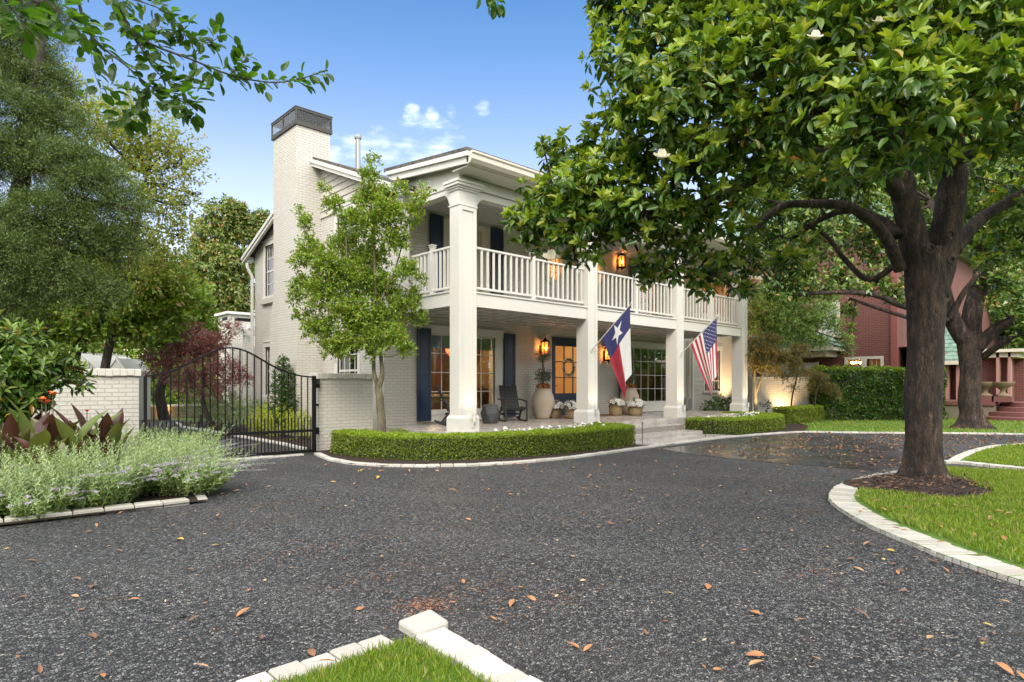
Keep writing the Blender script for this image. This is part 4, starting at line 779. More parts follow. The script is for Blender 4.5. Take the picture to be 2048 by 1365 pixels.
# wreath, mailbox, doormat
o = thing('door_wreath', (15.25, YW-.06, 2.05), 'pale leafy wreath hanging on the blue front door', 'wreath'); a = rng.uniform(0, 2*np.pi, 900); c = np.stack([15.25+.25*np.cos(a), np.full(900, YW-.08), 2.05+.25*np.sin(a)], 1)+rng.normal(size=(900,3))*.025
leaves('greenery', c, np.stack([np.cos(a), -.4+0*a, np.sin(a)], 1)+rng.normal(size=(900,3))*.7, rng.normal(size=(900,3))+[0,-1,0], .05, .4, [M['olive'], M['wpetal']], o, rng.choice([0,0,1], 900), simple=True)
mb = MB(); mb.tube([(15.25+.25*math.cos(k*math.pi/10), YW-.08, 2.05+.25*math.sin(k*math.pi/10)) for k in range(21)], .022, 6); mb.build('ring', M['bark3'], o)
mb = MB(); mb.box(14.02, 14.36, YW-.1, YW-.003, 1.62, 1.86); mb.box(14.0, 14.38, YW-.115, YW-.002, 1.8601, 1.885); tag(mb.build('wall_mailbox', M['dmetal'], bevel=.008), 'dark mailbox on the white wall behind the left topiary', 'mailbox')
mb = MB(); mb.box(14.7, 17.2, 12.55, 13.3, FL+.003, FL+.016); m = mat('coir', (.17,.08,.045), .95); tag(mb.build('doormat', m), 'brown doormat in front of the blue door', 'doormat')
mb = MB(); mb.box(13.22, 13.34, 12.4, 12.52, 3.24, 3.3); mb.lathe((12.0,YF+.5,3.22),[(.03,.07),(.05,.05),(.05,-.04),(.03,-.06)],12)
o = thing('ceiling_camera', (12.15, YF+.45, 3.3), 'small white dome camera under the porch ceiling near the second column', 'camera'); mb = MB(); mb.lathe((12.15,YF+.45,3.24),[(.05,.06),(.045,.03)],12); mb.build('mount', M['white'], o); mb = MB(); mb.lathe((12.15,YF+.45,3.17),[(.01,0),(.04,.015),(.05,.05),(.045,.08)],12); mb.build('dome', M['white'], o, smooth=True)
for x, lb in ((12.72, 'thin dark stake at the right end of the left front hedge'), (15.75, 'thin dark stake at the left end of the right front hedge')):
    mb = MB(); mb.tube([(x, 8.8, 0), (x, 8.8, .58)], .011, 6); tag(mb.build('path_stake', M['dmetal']), lb, 'stake')
# things seen in the living room
o = thing('table_lamp', (10.1, 15.3, 1.0), 'lit white shaded lamp seen through the left porch window', 'lamp'); mb = MB(); mb.lathe((10.15,15.2,2.55),[(.17,0),(.11,.24)],16,cap=False); mb.build('lamp_shade', emis('lit_shade', (1,.75,.4), 3), o); mb = MB(); mb.lathe((10.15,15.2,1.2),[(.1,0),(.1,.03),(.02,.06),(.06,.5),(.015,.9),(.015,1.4)],10); mb.build('stem', M['pot'], o)
o = thing('sculpture', (10.3, 14.6, 1.2), 'pale carved horse head seen through the left porch window', 'sculpture'); mb = MB(); mb.tube([(10.0,14.6,2.45),(10.06,14.6,2.2),(10.2,14.58,2.05),(10.36,14.56,1.93)], [.09,.15,.13,.06], 12, nz=.3, nsc=8); mb.build('carving', paint('carved_wood', (.5,.36,.2), .6), o, smooth=True); mb = MB(); mb.tube([(10.02,14.6,.5),(10.02,14.6,2.4)], .03, 8); mb.build('stand', M['dmetal2'], o)
o = thing('pendant_lamp', (12.25, 15.6, 2.7), 'glowing orange bowl lamp seen through the left porch window', 'lamp'); mb = MB(); mb.lathe((12.3,15.6,2.35),[(.02,0),(.2,.05),(.32,.18),(.34,.3)],20,cap=False); mb.build('lamp_shade', emis('orange_glass', (1,.16,.04), 1.6), o, smooth=True); mb = MB(); mb.tube([(12.3,15.6,2.4),(12.3,15.6,3.05)], .012, 6); mb.build('cord', M['dmetal2'], o)
o = thing('armchair', (12.5, 15.2, .5), 'rust red armchair seen through the left porch window', 'armchair'); rc = mat('rust_fabric', (.35,.06,.03), .8); mb = MB(); mb.lathe((12.45,15.3,.5),[(.35,.15),(.4,.4),(.38,.9),(.3,1.2),(.05,1.36)],16); mb.build('backrest', rc, o, smooth=True); mb = MB(); mb.lathe((12.3,14.95,.5),[(.3,.1),(.34,.25),(.3,.48)],16); mb.build('seat', rc, o, smooth=True)
o = thing('sideboard', (10.8, 14.8, .5), 'pale low table seen through the left porch window', 'table'); mb = MB(); mb.box(9.6, 11.9, 14.6, 15.2, 1.12, 1.18); mb.build('table_top', M['pot'], o); 
for x in (9.7, 11.8): mb = MB(); mb.box(x-.03, x+.03, 14.85, 14.95, .5, 1.119); mb.build('leg', M['dmetal2'], o)
# ================================================================ NEIGHBOUR
nb = thing('red_brick_house', (32, 9, 0), 'two storey red brick house with pale framed windows beyond the tall hedge', 'house')
NX = 32.0; y0 = PX(1793, 700, NX).y; wz = PX(1690, 717, NX).z
def WP(x0, x1, z0, z1): a, b = PX(x0, 700, NX).y, PX(x1, 700, NX).y; return (min(a,b), max(a,b), z0, z1)
o1, o2 = WP(1695, 1723, 1.6, 2.68), WP(1734, 1762, 1.6, 2.68); ou = WP(1645, 1673, 4.0, 5.35); oz = WP(1790, 1798, 4.0, 5.2)
mb = MB(); wallX(mb, y0, 18, 0, 9.0, NX, .3, [o1, o2, ou]); mb.add([(NX,y0,0),(60,y0,0),(60,y0,9),(NX,y0,9)], [(0,1,2,3)]); mb.build('wall', M['redbrick'], nb)
mb = MB(); a = PX(1790, 700, NX-.1).y; mb.box(NX-.12, NX-.003, a-.1, a+.16, 0, 8.5); mb.build('downspout', mat('red_paint', (.25,.07,.06), .6), nb)
mb = MB(); mb.prismX([(y0-1,9.0),(18.5,9.0),(13,12)], NX-.8, 60); mb.build('roof', M['tile'], nb)
nc = M['cream']
def nwin(o_, nx, nz, dbl=False):
    ya, yb, za, zb = o_; mb = MB(); x = NX; mb.box(x-.06, x+.1, ya-.12, ya, za-.1, zb+.12); mb.box(x-.06, x+.1, yb, yb+.12, za-.1, zb+.12); mb.box(x-.06, x+.1, ya, yb, zb, zb+.12); mb.box(x-.08, x+.1, ya, yb, za-.1, za)
    for k in range(1, nx): y = ya+(yb-ya)*k/nx; mb.box(x+.04, x+.06, y-.015, y+.015, za, zb)
    for k in range(1, nz): z = za+(zb-za)*k/nz; mb.box(x+.038, x+.062, ya, yb, z-.015, z+.015)
    w_ = mb.build('window', nc, nb); mb = MB(); mb.add([(x+.07,ya,za),(x+.07,yb,za),(x+.07,yb,zb),(x+.07,ya,zb)], [(3,2,1,0)]); mb.build('pane', M['glass'], w_)
nwin(o1, 3, 3); nwin(o2, 3, 3)
mb = MB(); ya, yb, za, zb = ou; mb.box(NX-.1, NX+.1, ya-.2, yb+.2, za-.25, za); mb.box(NX-.06, NX+.1, ya-.16, ya, za, zb+.2); mb.box(NX-.06, NX+.1, yb, yb+.16, za, zb+.2); mb.box(NX-.06, NX+.1, ya, yb, zb, zb+.2); w_ = mb.build('window', nc, nb)
mb = MB(); mb.add([(NX+.05,ya,za),(NX+.05,yb,za),(NX+.05,yb,zb),(NX+.05,ya,zb)], [(3,2,1,0)]); mb.build('pane', mat('drawn_white_blind', (.6,.62,.63), .4), w_)
mb = MB(); x0_, x1_ = NX+.3, NX+4; ya, yb = o2[0]-1, o1[1]+1; mb.add([(x1_,ya,.5),(x1_,yb,.5),(x1_,yb,3.2),(x1_,ya,3.2),(x0_,ya,3.2),(x0_,yb,3.2),(x0_,ya,.5),(x0_,yb,.5)], [(0,1,2,3),(3,2,5,4),(0,3,4,6),(1,2,5,7)]); mb.build('room', paint('neighbour_room', (.4,.25,.12), .6), nb)
lamp((NX+1.2, (o1[0]+o1[1])/2+.1, 2.55), 70, (1,.55,.2), .1)
o = thing('chandelier', (NX+1, o1[0]+.4, 2.6), 'lit candle chandelier seen through the brick house window', 'chandelier'); cy_ = (o1[0]+o1[1])/2+.15
for k in range(6): an = k*math.pi/3; mb = MB(); mb.lathe((NX+1+.28*math.cos(an), cy_+.28*math.sin(an), 2.5), [(.03,0),(.05,.05),(.012,.12)], 8); mb.build('bulb', M['bulb'], o)
mb = MB(); mb.lathe((NX+1,cy_,2.46),[(.3,0),(.3,.03)],16); mb.tube([(NX+1,cy_,2.5),(NX+1,cy_,3.15)], .015, 5); mb.build('frame', M['dmetal2'], o)
# side porch with green tile roof left of the brick wall
a, b = PX(1672, 700, NX-1.6).y, PX(1560, 700, NX-1.6).y
mb = MB(); mb.prismX([(a,3.28),(b+2,3.28),(b+2,3.95),(a+1.0,3.95)], NX-1.6, NX-.001); mb.build('porch_roof', M['tile'], nb); mb = MB(); mb.box(NX-1.6, NX-.001, a+.1, b+2, 3.08, 3.279); mb.box(NX-1.4, NX-.001, a+.5, b+2, 2.8, 3.079); mb.build('porch_eave', nc, nb)
mb = MB()
for k in range(2): mb.prismX([(a+.28+k*.4,3.52+k*.22),(b+2,3.52+k*.22),(b+2,3.56+k*.22),(a+.3+k*.4,3.58+k*.22)], NX-1.62+k*.02, NX-.002)
mb.build('roof_course', M['tile'], nb)
# gabled wing and flat roofed porch behind the big trunk
wg = thing('brick_porch_wing', (35, 6, 0), 'low red brick wing with green tile gable and flat roofed porch behind the second magnolia', 'house'); WX = 35.0
Y = lambda px_, X=WX: PX(px_, 700, X).y
Z = lambda py_, px_=1900, X=WX: PX(px_, py_, X).z
mb = MB(); mb.box(WX, WX+6, Y(1896), Y(1800), 0, 3.0); mb.box(WX+.4, WX+6, Y(1918), Y(1896)-.001, 0, 3.0); mb.box(WX+.5, WX+6, Y(2010), Y(1950), 0, Z(705, 1980)); mb.box(WX+2.5, WX+6, Y(2030), Y(2010)-.001, 0, Z(710, 1980)); mb.build('wall', M['redbrick'], wg)
for p0_, p1_ in ((1892,1898),(1913,1919),(1993,1999),(2017,2022)): mb = MB(); mb.box(WX-.1, WX+.35, Y(p1_), Y(p0_), .5, 3.0); mb.build('pier', paint('pink_brick', (.36,.2,.18), .8), wg)
zr, ze, yr = Z(640, 1926), Z(722), Y(1932); mb = MB()
for ya, yb in ((yr, Y(1800)), ): 
    n = 9
    for k in range(n):                                   # stepped rows of tiles
        f0, f1 = k/n, (k+1)/n; za, zb = ze+(zr-ze)*f0, ze+(zr-ze)*f1; xa, xb = WX-.6+3.0*f0, WX-.6+3.0*f1
        mb.add([(xa,yr,za+.05),(xa,yb,za+.05),(xb,yb,zb),(xb,yr,zb),(xa,yr,za-.02),(xa,yb,za-.02)], [(3,2,1,0),(4,5,1,0)][:2])
    mb.add([(WX-.6,yr,ze),(WX+2.4,yr,zr),(WX+5.4,yr,ze)], [(0,1,2)])
mb.build('tile_roof', M['tile'], wg)
mb = MB(); mb.bar((WX-.6,yr-.03,ze),(WX+2.4,yr-.03,zr), .06, .25); mb.bar((WX+5.4,yr-.03,ze),(WX+2.4,yr-.03,zr), .06, .25); mb.box(WX-.65, WX-.55, yr, Y(1800), ze-.2, ze-.021); mb.build('rake_board', nc, wg)
zf_ = Z(706, 1980); mb = MB(); mb.box(WX-.3, WX+7, Y(2048), Y(1950), zf_, zf_+.14); mb.box(WX-.1, WX+7, Y(2035), Y(1960), zf_-.22, zf_-.001); mb.build('flat_roof', nc, wg)
mb = MB(); 
for k in range(14): y = Y(2015)+(Y(1965)-Y(2015))*k/13; mb.bar((WX,y,zf_+.14),(WX,y,zf_+.75), .025,.025, up=(0,1,0))
mb.bar((WX,Y(2015),zf_+.7),(WX,Y(1965),zf_+.7), .03,.03); mb.build('roof_railing', M['black'], wg)
tr_ = thing('brick_terrace', (32, 6, 0), 'raised concrete terrace with red brick rim beneath the brick wing', 'terrace'); TX = 32.0
Yt = lambda px_: PX(px_, 700, TX).y
conc = paint('stained_concrete', (.22,.19,.15), .85, .15, .4); rbk = mat('red_coping', (.16,.06,.055), .7)
mb = MB(); mb.box(TX, TX+3, Yt(1990), Yt(1800), 0, .62); mb.build('wall', conc, tr_); mb = MB(); mb.box(TX-.08, TX+3, Yt(1991), Yt(1799), .621, .78); mb.build('coping', rbk, tr_)
st = thing('round_steps', (31.5, 4, 0), 'curved dark red brick steps at the right edge behind the trunk', 'steps'); c = (TX+1.3, Yt(2045)); 
for k in range(4): mb = MB(); mb.lathe((c[0], c[1], 0), [(2.1-.4*k,.19*k+.0005),(2.1-.4*k,.19*(k+1)-.02),(2.06-.4*k,.19*(k+1))], 40); mb.mi = 0; mb.build('tread', rbk, st)
for px_, lb in ((1968, 'weathered stone urn on the terrace rim close behind the second trunk'), (2003, 'weathered stone urn on its red pedestal above the curved steps')):
    o = thing('stone_urn', (TX+.4, Yt(px_), .8), lb, 'urn', 'stone urns on the terrace'); y = Yt(px_); mb = MB(); mb.lathe((TX+.3,y,1.0),[(.24,0),(.24,.06),(.1,.14),(.08,.24),(.2,.36),(.36,.46),(.4,.56),(.42,.6),(.36,.6),(.2,.5)],18); mb.build('bowl', paint('weathered_stone', (.26,.2,.13), .85, .15, .4), o, smooth=True); mb = MB(); mb.box(TX+.0, TX+.6, y-.32, y+.32, .781, 1.0); mb.build('pedestal', rbk, o)
# lit garden wall, wood fence
M['litbrick'] = M['brick']
o = thing('lit_garden_wall', (25.5, 13, 0), 'white brick garden wall washed with warm light right of the porch', 'wall'); mb = MB(); pA, pB = P(1500, 758, 25.0), P(1642, 758, 26.2); a, b = Vector((pA.x,pA.y,0)), Vector((pB.x,pB.y,0))
mb.bar(a+Vector((0,0,.86)), b+Vector((0,0,.86)), .25, 1.72); mb.build('wall', M['brick'], o); mb = MB(); mb.bar(a+Vector((0,0,1.76)), b+Vector((0,0,1.76)), .34, .075); mb.build('cap', M['cap'], o)
o = thing('wood_fence', (26, 13, 0), 'weathered grey board fence behind the lit garden wall', 'fence'); pA, pB = P(1528, 728, 27.2), P(1634, 728, 27.6); a, b = Vector((pA.x,pA.y,0)), Vector((pB.x,pB.y,0)); n = 13; wd = paint('weathered_boards', (.2,.2,.17), .85, .15, .3)
mb = MB()
for k in range(n): p, q = a.lerp(b, (k+.03)/n), a.lerp(b, (k+.97)/n); mb.bar(p+Vector((0,0,1.2)), q+Vector((0,0,1.2)), .03, 2.4-.0)
mb.build('boards', wd, o); mb = MB(); mb.bar(a+Vector((0,0,2.43)), b+Vector((0,0,2.43)), .1, .05); mb.build('top_rail', wd, o); mb = MB(); mb.bar(b, b+Vector((0,0,2.5)), .1, .1, up=(0,1,0)); mb.build('post', wd, o)
def ground_spot(loc, to, en, sz, label, col=(1,.62,.28)):
    o = thing('ground_spotlight', loc, label, 'spotlight', 'small garden spotlights'); loc = Vector(loc); d = (Vector(to)-loc).normalized(); mb = MB(); mb.tube([loc, loc+Vector((0,0,.1))], .012, 6); mb.build('stake', M['dmetal'], o); mb = MB(); mb.tube([loc+Vector((0,0,.1)), loc+Vector((0,0,.1))+d*.1], [.03,.045], 10); mb.build('head', M['dmetal'], o)
    l = bpy.data.lights.new('garden_spot', 'SPOT'); l.energy = en; l.color = col; l.spot_size = R(sz); l.spot_blend = .7; l.shadow_soft_size = .03; q = bpy.data.objects.new('garden_spot', l); COL.objects.link(q); q.location = loc+Vector((0,0,.12))+d*.12; q.rotation_euler = d.to_track_quat('-Z', 'Y').to_euler()
w1 = P(1568, 800, 25.3); ground_spot((w1.x-.38, w1.y-.38, .03), (w1.x+.15, w1.y+.1, 1.5), 95, 110, 'garden spotlight aimed at the white wall right of the porch')
ground_spot((25.6, 12.3, .03), (25.9, 13.5, 2.9), 330, 80, 'garden spotlight under the siding wall at the porch end')
ground_spot((22.15, 10.15, .03), (22.9, 10.8, 2.8), 260, 70, 'garden spotlight at the foot of the green maple')
ground_spot((7.3, 18.3, .03), (7.9, 18.7, 1.2), 14, 70, 'garden spotlight at the foot of the clipped evergreen')
# behind the gate: retaining wall with light, outbuilding, greenhouse
o = thing('retaining_wall', (9, 31, 0), 'low stone retaining wall beyond the gate across the drive', 'wall'); mb = MB(); mb.box(-3, 10.5, 30.8, 31.2, 0, .5); mb.build('wall', conc, o); mb = MB(); mb.box(-3, 10.5, 30.72, 31.25, .501, .58); mb.build('cap', M['cap'], o)
o = thing('wall_light', (6.4, 30.7, .25), 'small glowing light on the low wall beyond the gate', 'light'); q = P(372, 803, 25.3); mb = MB(); mb.lathe((q.x, 30.72, .33), [(.16,0),(.13,.06),(.02,.1)], 12); mb.build('shade', M['bulb'], o); mb = MB(); mb.lathe((q.x, 30.72, .25), [(.03,0),(.03,.08)], 8); mb.build('stem', M['dmetal'], o)
ob = thing('outbuilding', (11, 33, 0), 'white painted brick outbuilding with chimney and pergola behind the house', 'outbuilding'); mb = MB(); mb.box(10.95, 12.4, 32.0, 33.6, 0, 5.0); mb.box(11.6, 16, 31.0, 31.9, 0, 3.35); mb.build('wall', M['white'] if 0 else M['brick'], ob)
mb = MB(); mb.box(10.8, 12.6, 31.85, 33.75, 5.001, 5.12); mb.build('chimney_cap', M['white'], ob); mb = MB(); mb.box(10.94, 10.949, 32.3, 33.0, 4.72, 4.88); mb.box(11.2, 12.1, 31.98, 31.999, 4.68, 4.84); mb.build('vent_slot', M['black'], ob)
for k in range(6): x = 10.3+k*.45; mb = MB(); mb.box(x, x+.09, 28.2, 31.3, 4.05, 4.25); mb.build('rafter', M['white'], ob)
mb = MB(); mb.box(10.0, 13.2, 29.0, 29.2, 3.75, 4.049); mb.build('beam', M['white'], ob); mb = MB(); mb.box(10.6, 10.85, 28.95, 29.25, 0, 3.749); mb.build('post', M['brick'], ob)
gh = thing('greenhouse', (5, 29, 0), 'small white framed greenhouse whose roof shows above the garden wall', 'greenhouse'); gz = [(P(130,744,24).x, P(130,744,24).y), (P(226,744,24).x, P(226,744,24).y)]
a, b = Vector((*gz[0], 0)), Vector((*gz[1], 0)); u = (b-a).normalized(); v = Vector((-u.y, u.x, 0)); Lg = (b-a).length; hz_, rz_ = 2.05, 2.66; mb = MB(); gl = mat('greenhouse_glass', (.55,.6,.58), .2); mid = .32
def gpt(s_, d_, z): return a+u*(Lg*s_)+v*d_+Vector((0,0,z))
gl = mat('greenhouse_glass', (.55,.56,.52), .5, spec=.3)
def gable(s0, s1, d0, d1, hw_, hr_):
    sm = (s0+s1)/2; mb.add([gpt(s0,d0,0),gpt(s1,d0,0),gpt(s1,d0,hw_),gpt(sm,d0,hr_),gpt(s0,d0,hw_),gpt(s0,d1,0),gpt(s1,d1,0),gpt(s1,d1,hw_),gpt(sm,d1,hr_),gpt(s0,d1,hw_)], [(0,1,2,3,4),(5,9,8,7,6),(2,7,8,3),(3,8,9,4),(1,6,7,2),(0,4,9,5)])
gable(-.1, .74, 0, 3, 2.02, 2.72); gable(.6, 1.0, .8, 2.5, 2.05, 2.55); mb.build('glazing', gl, gh); mb = MB()
for p, q in (((-.1,0,2.02),(.32,0,2.72)),((.32,0,2.72),(.74,0,2.02)),((-.1,0,2.02),(.74,0,2.02)),((.74,0,0),(.74,0,2.02)),((.5,0,0),(.5,0,2.4)),((.2,0,0),(.2,0,2.5)),((.6,.8,2.05),(.8,.8,2.55)),((.8,.8,2.55),(1,.8,2.05)),((1,.8,0),(1,.8,2.05)),((.32,0,2.73),(.32,3,2.73))): mb.bar(gpt(p[0],p[1]-.02,p[2]), gpt(q[0],q[1]-.02,q[2]), .05, .05)
for s_ in (.1,.8,1.5,2.2): p = gpt(.8,s_+.7,2.56); mb.lathe(p, [(.03,0),(.04,.05),(.01,.1),(.03,.14),(.002,.2)], 6)
mb.build('glazing_frame', M['white'], gh)
# ================================================================ PLANTS
UP = np.array([0, 0, 1.])
def A3(v): return np.array([v[0], v[1], v[2]], float)
def blobpts(blobs, dens, shell=.45, flat=.85, bias=.15):
    C, O = [], []
    for (c, r) in blobs:
        n = max(3, int(dens*r*r)); v = rng.normal(size=(n, 3)); v[:, 2] += bias; v = norm(v); rr = r*(shell+(1-shell)*rng.random((n, 1))**.7)
        C.append(A3(c)+v*rr*np.array([1, 1, flat])); O.append(v)
    return np.concatenate(C), np.concatenate(O)
def rosettes(name, C, O, k, ln, w, mats, parent, young=.42, simple=False, upb=.7, droop=.2):
    n = len(C); A = norm(O*.6+UP*upb+rng.normal(size=(n, 3))*.35); T1 = norm(np.cross(A, rng.normal(size=(n, 3)))); T2 = np.cross(A, T1)
    i = np.tile(np.arange(k), n); rep = np.repeat(np.arange(n), k); isy = i < k*young
    th = np.where(isy, rng.uniform(.45, 1.15, n*k), rng.uniform(1.35, 2.25, n*k)); ph = i*2.4+rep*1.7+rng.uniform(-.3, .3, n*k)
    a, t1, t2 = A[rep], T1[rep], T2[rep]; side = t1*np.cos(ph)[:, None]+t2*np.sin(ph)[:, None]
    d = a*np.cos(th)[:, None]+side*np.sin(th)[:, None]; d = d-UP*np.where(isy, .02, .28)[:, None]; nn = a*np.sin(th)[:, None]-side*np.cos(th)[:, None]+rng.normal(size=(n*k, 3))*.15
    pos = C[rep]-a*np.where(isy, 0, rng.uniform(.02, .1, n*k))[:, None]+d*.01; L_ = ln*rng.uniform(.65, 1.15, n*k)*np.where(isy, .9, 1.05)
    return leaves(name, pos, d, nn, L_, w, mats, parent, np.where(isy, 0, 1) if len(mats) > 1 else None, simple=simple, droop=droop)
def sprays(name, C, O, k, tw, ln, w, mats, parent, simple=True, upb=.2, hang=0, spread=.9, mi=None):
    n = len(C); A = norm(O+UP*upb+rng.normal(size=(n, 3))*.7); rep = np.repeat(np.arange(n), k); t = np.tile((np.arange(k)+.5)/k, n)
    pos = C[rep]+A[rep]*(t*tw)[:, None]+rng.normal(size=(n*k, 3))*tw*.12; pos[:, 2] -= hang*t*t
    d = norm(A[rep]*.7+rng.normal(size=(n*k, 3))*spread); nn = norm(UP*.9+rng.normal(size=(n*k, 3))*.6)
    return leaves(name, pos, d, nn, ln*rng.uniform(.6, 1.2, n*k), w, mats, parent, mi, simple=simple)
def curve(pts, n=6):                                     # smooth a polyline
    pts = [Vector(p) for p in pts]; out = []
    for i in range(len(pts)-1):
        p0, p1, p2, p3 = pts[max(i-1, 0)], pts[i], pts[i+1], pts[min(i+2, len(pts)-1)]
        for k in range(n):
            t = k/n; out.append(.5*((2*p1)+(p2-p0)*t+(2*p0-5*p1+4*p2-p3)*t*t+(-p0+3*p1-3*p2+p3)*t**3))
    return out+[pts[-1]]
def limbs(mb, skel, blobs, r0=.035, seg=5):
    nodes = [p for l in skel for p in l]
    for c, r in blobs:
        c = Vector(c); q = min(nodes, key=lambda p: (p-c).length); L_ = (c-q).length
        if L_ < .05: continue
        m1 = q.lerp(c, .5)+Vector((random.uniform(-.1,.1), random.uniform(-.1,.1), random.uniform(-.12,.05)))*L_
        mb.tube(curve([q, m1, c], 4), [max(.008, r0*(1-.09*k)) for k in range(9)], seg)
        for _ in range(int(4+r*6)):
            e = c+Vector((random.gauss(0,1), random.gauss(0,1), random.gauss(0,1))).normalized()*r*.85; b = m1.lerp(c, random.uniform(.4, 1)); mb.tube([b, b.lerp(e, .5)+Vector((0,0,random.uniform(-.08,.08)))*r, e], [r0*.4, r0*.25, .004], 3, cap=False)
# ---- the big magnolia
mg = thing('magnolia_tree', (10.75, 2.55, 0), 'big magnolia with thick dark trunk and pale flowers on the lawn island at right', 'tree', 'magnolia trees')
TD = 9.35; mb = MB()
base = P(1845, 960, TD); base.z = 0
tp = [Vector((base.x, base.y, -.05)), Vector((base.x, base.y, .12)), Vector((base.x, base.y, .35)), P(1847, 880, TD), P(1846, 800, TD), P(1850, 720, TD), P(1852, 640, TD), P(1850, 560, TD), P(1856, 500, TD)]
def trunk(mb, pts, rad, seg=40, flare=.32, hts=None):
    pts = curve(pts, 7); n = len(pts); rr = np.interp(np.linspace(0, 1, n), np.linspace(0, 1, len(rad)), rad); vs = []
    for i, p in enumerate(pts):
        for k in range(seg):
            an = 2*math.pi*k/seg; r = rr[i]; q = Vector((math.cos(an), math.sin(an), 0)); h = max(0, p.z-pts[0].z)
            bt = flare*math.exp(-h/.22)*(.55+.45*math.cos(an*5+1.3)+.25*math.sin(an*3)); f = p+q*r
            r *= 1+.10*mnoise.noise(Vector((f.x*2.2, f.y*2.2, f.z*.9)))+.06*mnoise.noise(Vector((f.x*7, f.y*7, f.z*2.4)))+.035*mnoise.noise(Vector((f.x*19, f.y*19, f.z*8)))
            vs.append(p+q*(r+bt))
    mb.add(vs, [(i*seg+k, i*seg+(k+1) % seg, (i+1)*seg+(k+1) % seg, (i+1)*seg+k) for i in range(n-1) for k in range(seg)])
trunk(mb, tp, [.275, .265, .25, .24, .24, .235, .24, .265, .30], 48, .22)
def LB(px, r, nz=.12): pts = curve([P(*q) for q in px], 5); n = len(pts); mb.tube(pts, list(np.interp(np.linspace(0, 1, n), np.linspace(0, 1, len(r)), r)), 12, nz=nz, nsc=4); return pts
SK = []
SK.append(LB([(1850,590,TD),(1832,500,TD),(1815,420,9.3),(1800,350,9.2),(1795,260,9.0),(1780,150,8.6),(1760,20,8.2),(1740,-120,8)], [.21,.20,.18,.165,.14,.11,.08,.06]))
SK.append(LB([(1862,590,TD),(1885,500,TD),(1898,420,TD),(1905,350,9.4),(1900,230,9.3),(1890,80,9),(1880,-120,8.8)], [.23,.22,.205,.185,.15,.11,.08]))
SK.append(LB([(1806,400,9.3),(1775,360,9.0),(1720,328,8.6),(1650,306,8.2),(1590,308,8.0),(1545,325,7.9),(1490,370,7.9),(1400,405,7.9),(1330,430,8.0),(1240,470,8.2),(1150,485,8.4)], [.12,.11,.10,.09,.08,.07,.06,.05,.04,.03,.02]))
SK.append(LB([(1590,308,8.0),(1520,330,7.7),(1450,390,7.6),(1390,415,7.7),(1340,430,7.9)], [.08,.075,.06,.045,.03]))
SK.append(LB([(1800,540,TD),(1775,480,9.2),(1740,440,9.1),(1690,412,9.0),(1620,408,9.0),(1560,415,9.0),(1500,470,8.9),(1440,540,8.7),(1360,556,8.5)], [.09,.085,.08,.07,.06,.05,.04,.03,.02]))
SK.append(LB([(1798,470,9.3),(1760,440,9.6),(1700,420,9.9),(1640,440,10.0),(1580,480,10.0)], [.08,.07,.06,.045,.03]))
SK.append(LB([(1802,520,TD),(1740,560,9.6),(1690,520,9.8),(1650,470,10),(1600,450,10.1)], [.05,.045,.04,.03,.02]))
SK.append(LB([(1908,500,TD),(1940,460,9.5),(1980,425,9.6),(2060,380,9.5),(2160,300,9)], [.11,.1,.09,.08,.06]))
SK.append(LB([(1795,300,9.2),(1740,260,8.4),(1680,230,7.4),(1620,210,6.6),(1560,200,6.2)], [.08,.07,.055,.04,.025]))
SK.append(LB([(1900,330,9.3),(1960,300,8.6),(2030,290,8),(2120,250,7.5)], [.09,.08,.06,.04]))
SK.append(LB([(1780,150,8.6),(1650,90,8),(1500,70,7.8),(1400,80,7.7)], [.07,.06,.04,.02]))
SK.append(LB([(1800,330,9.2),(1830,280,8),(1850,240,6.8),(1840,200,5.9)], [.07,.06,.045,.03]))
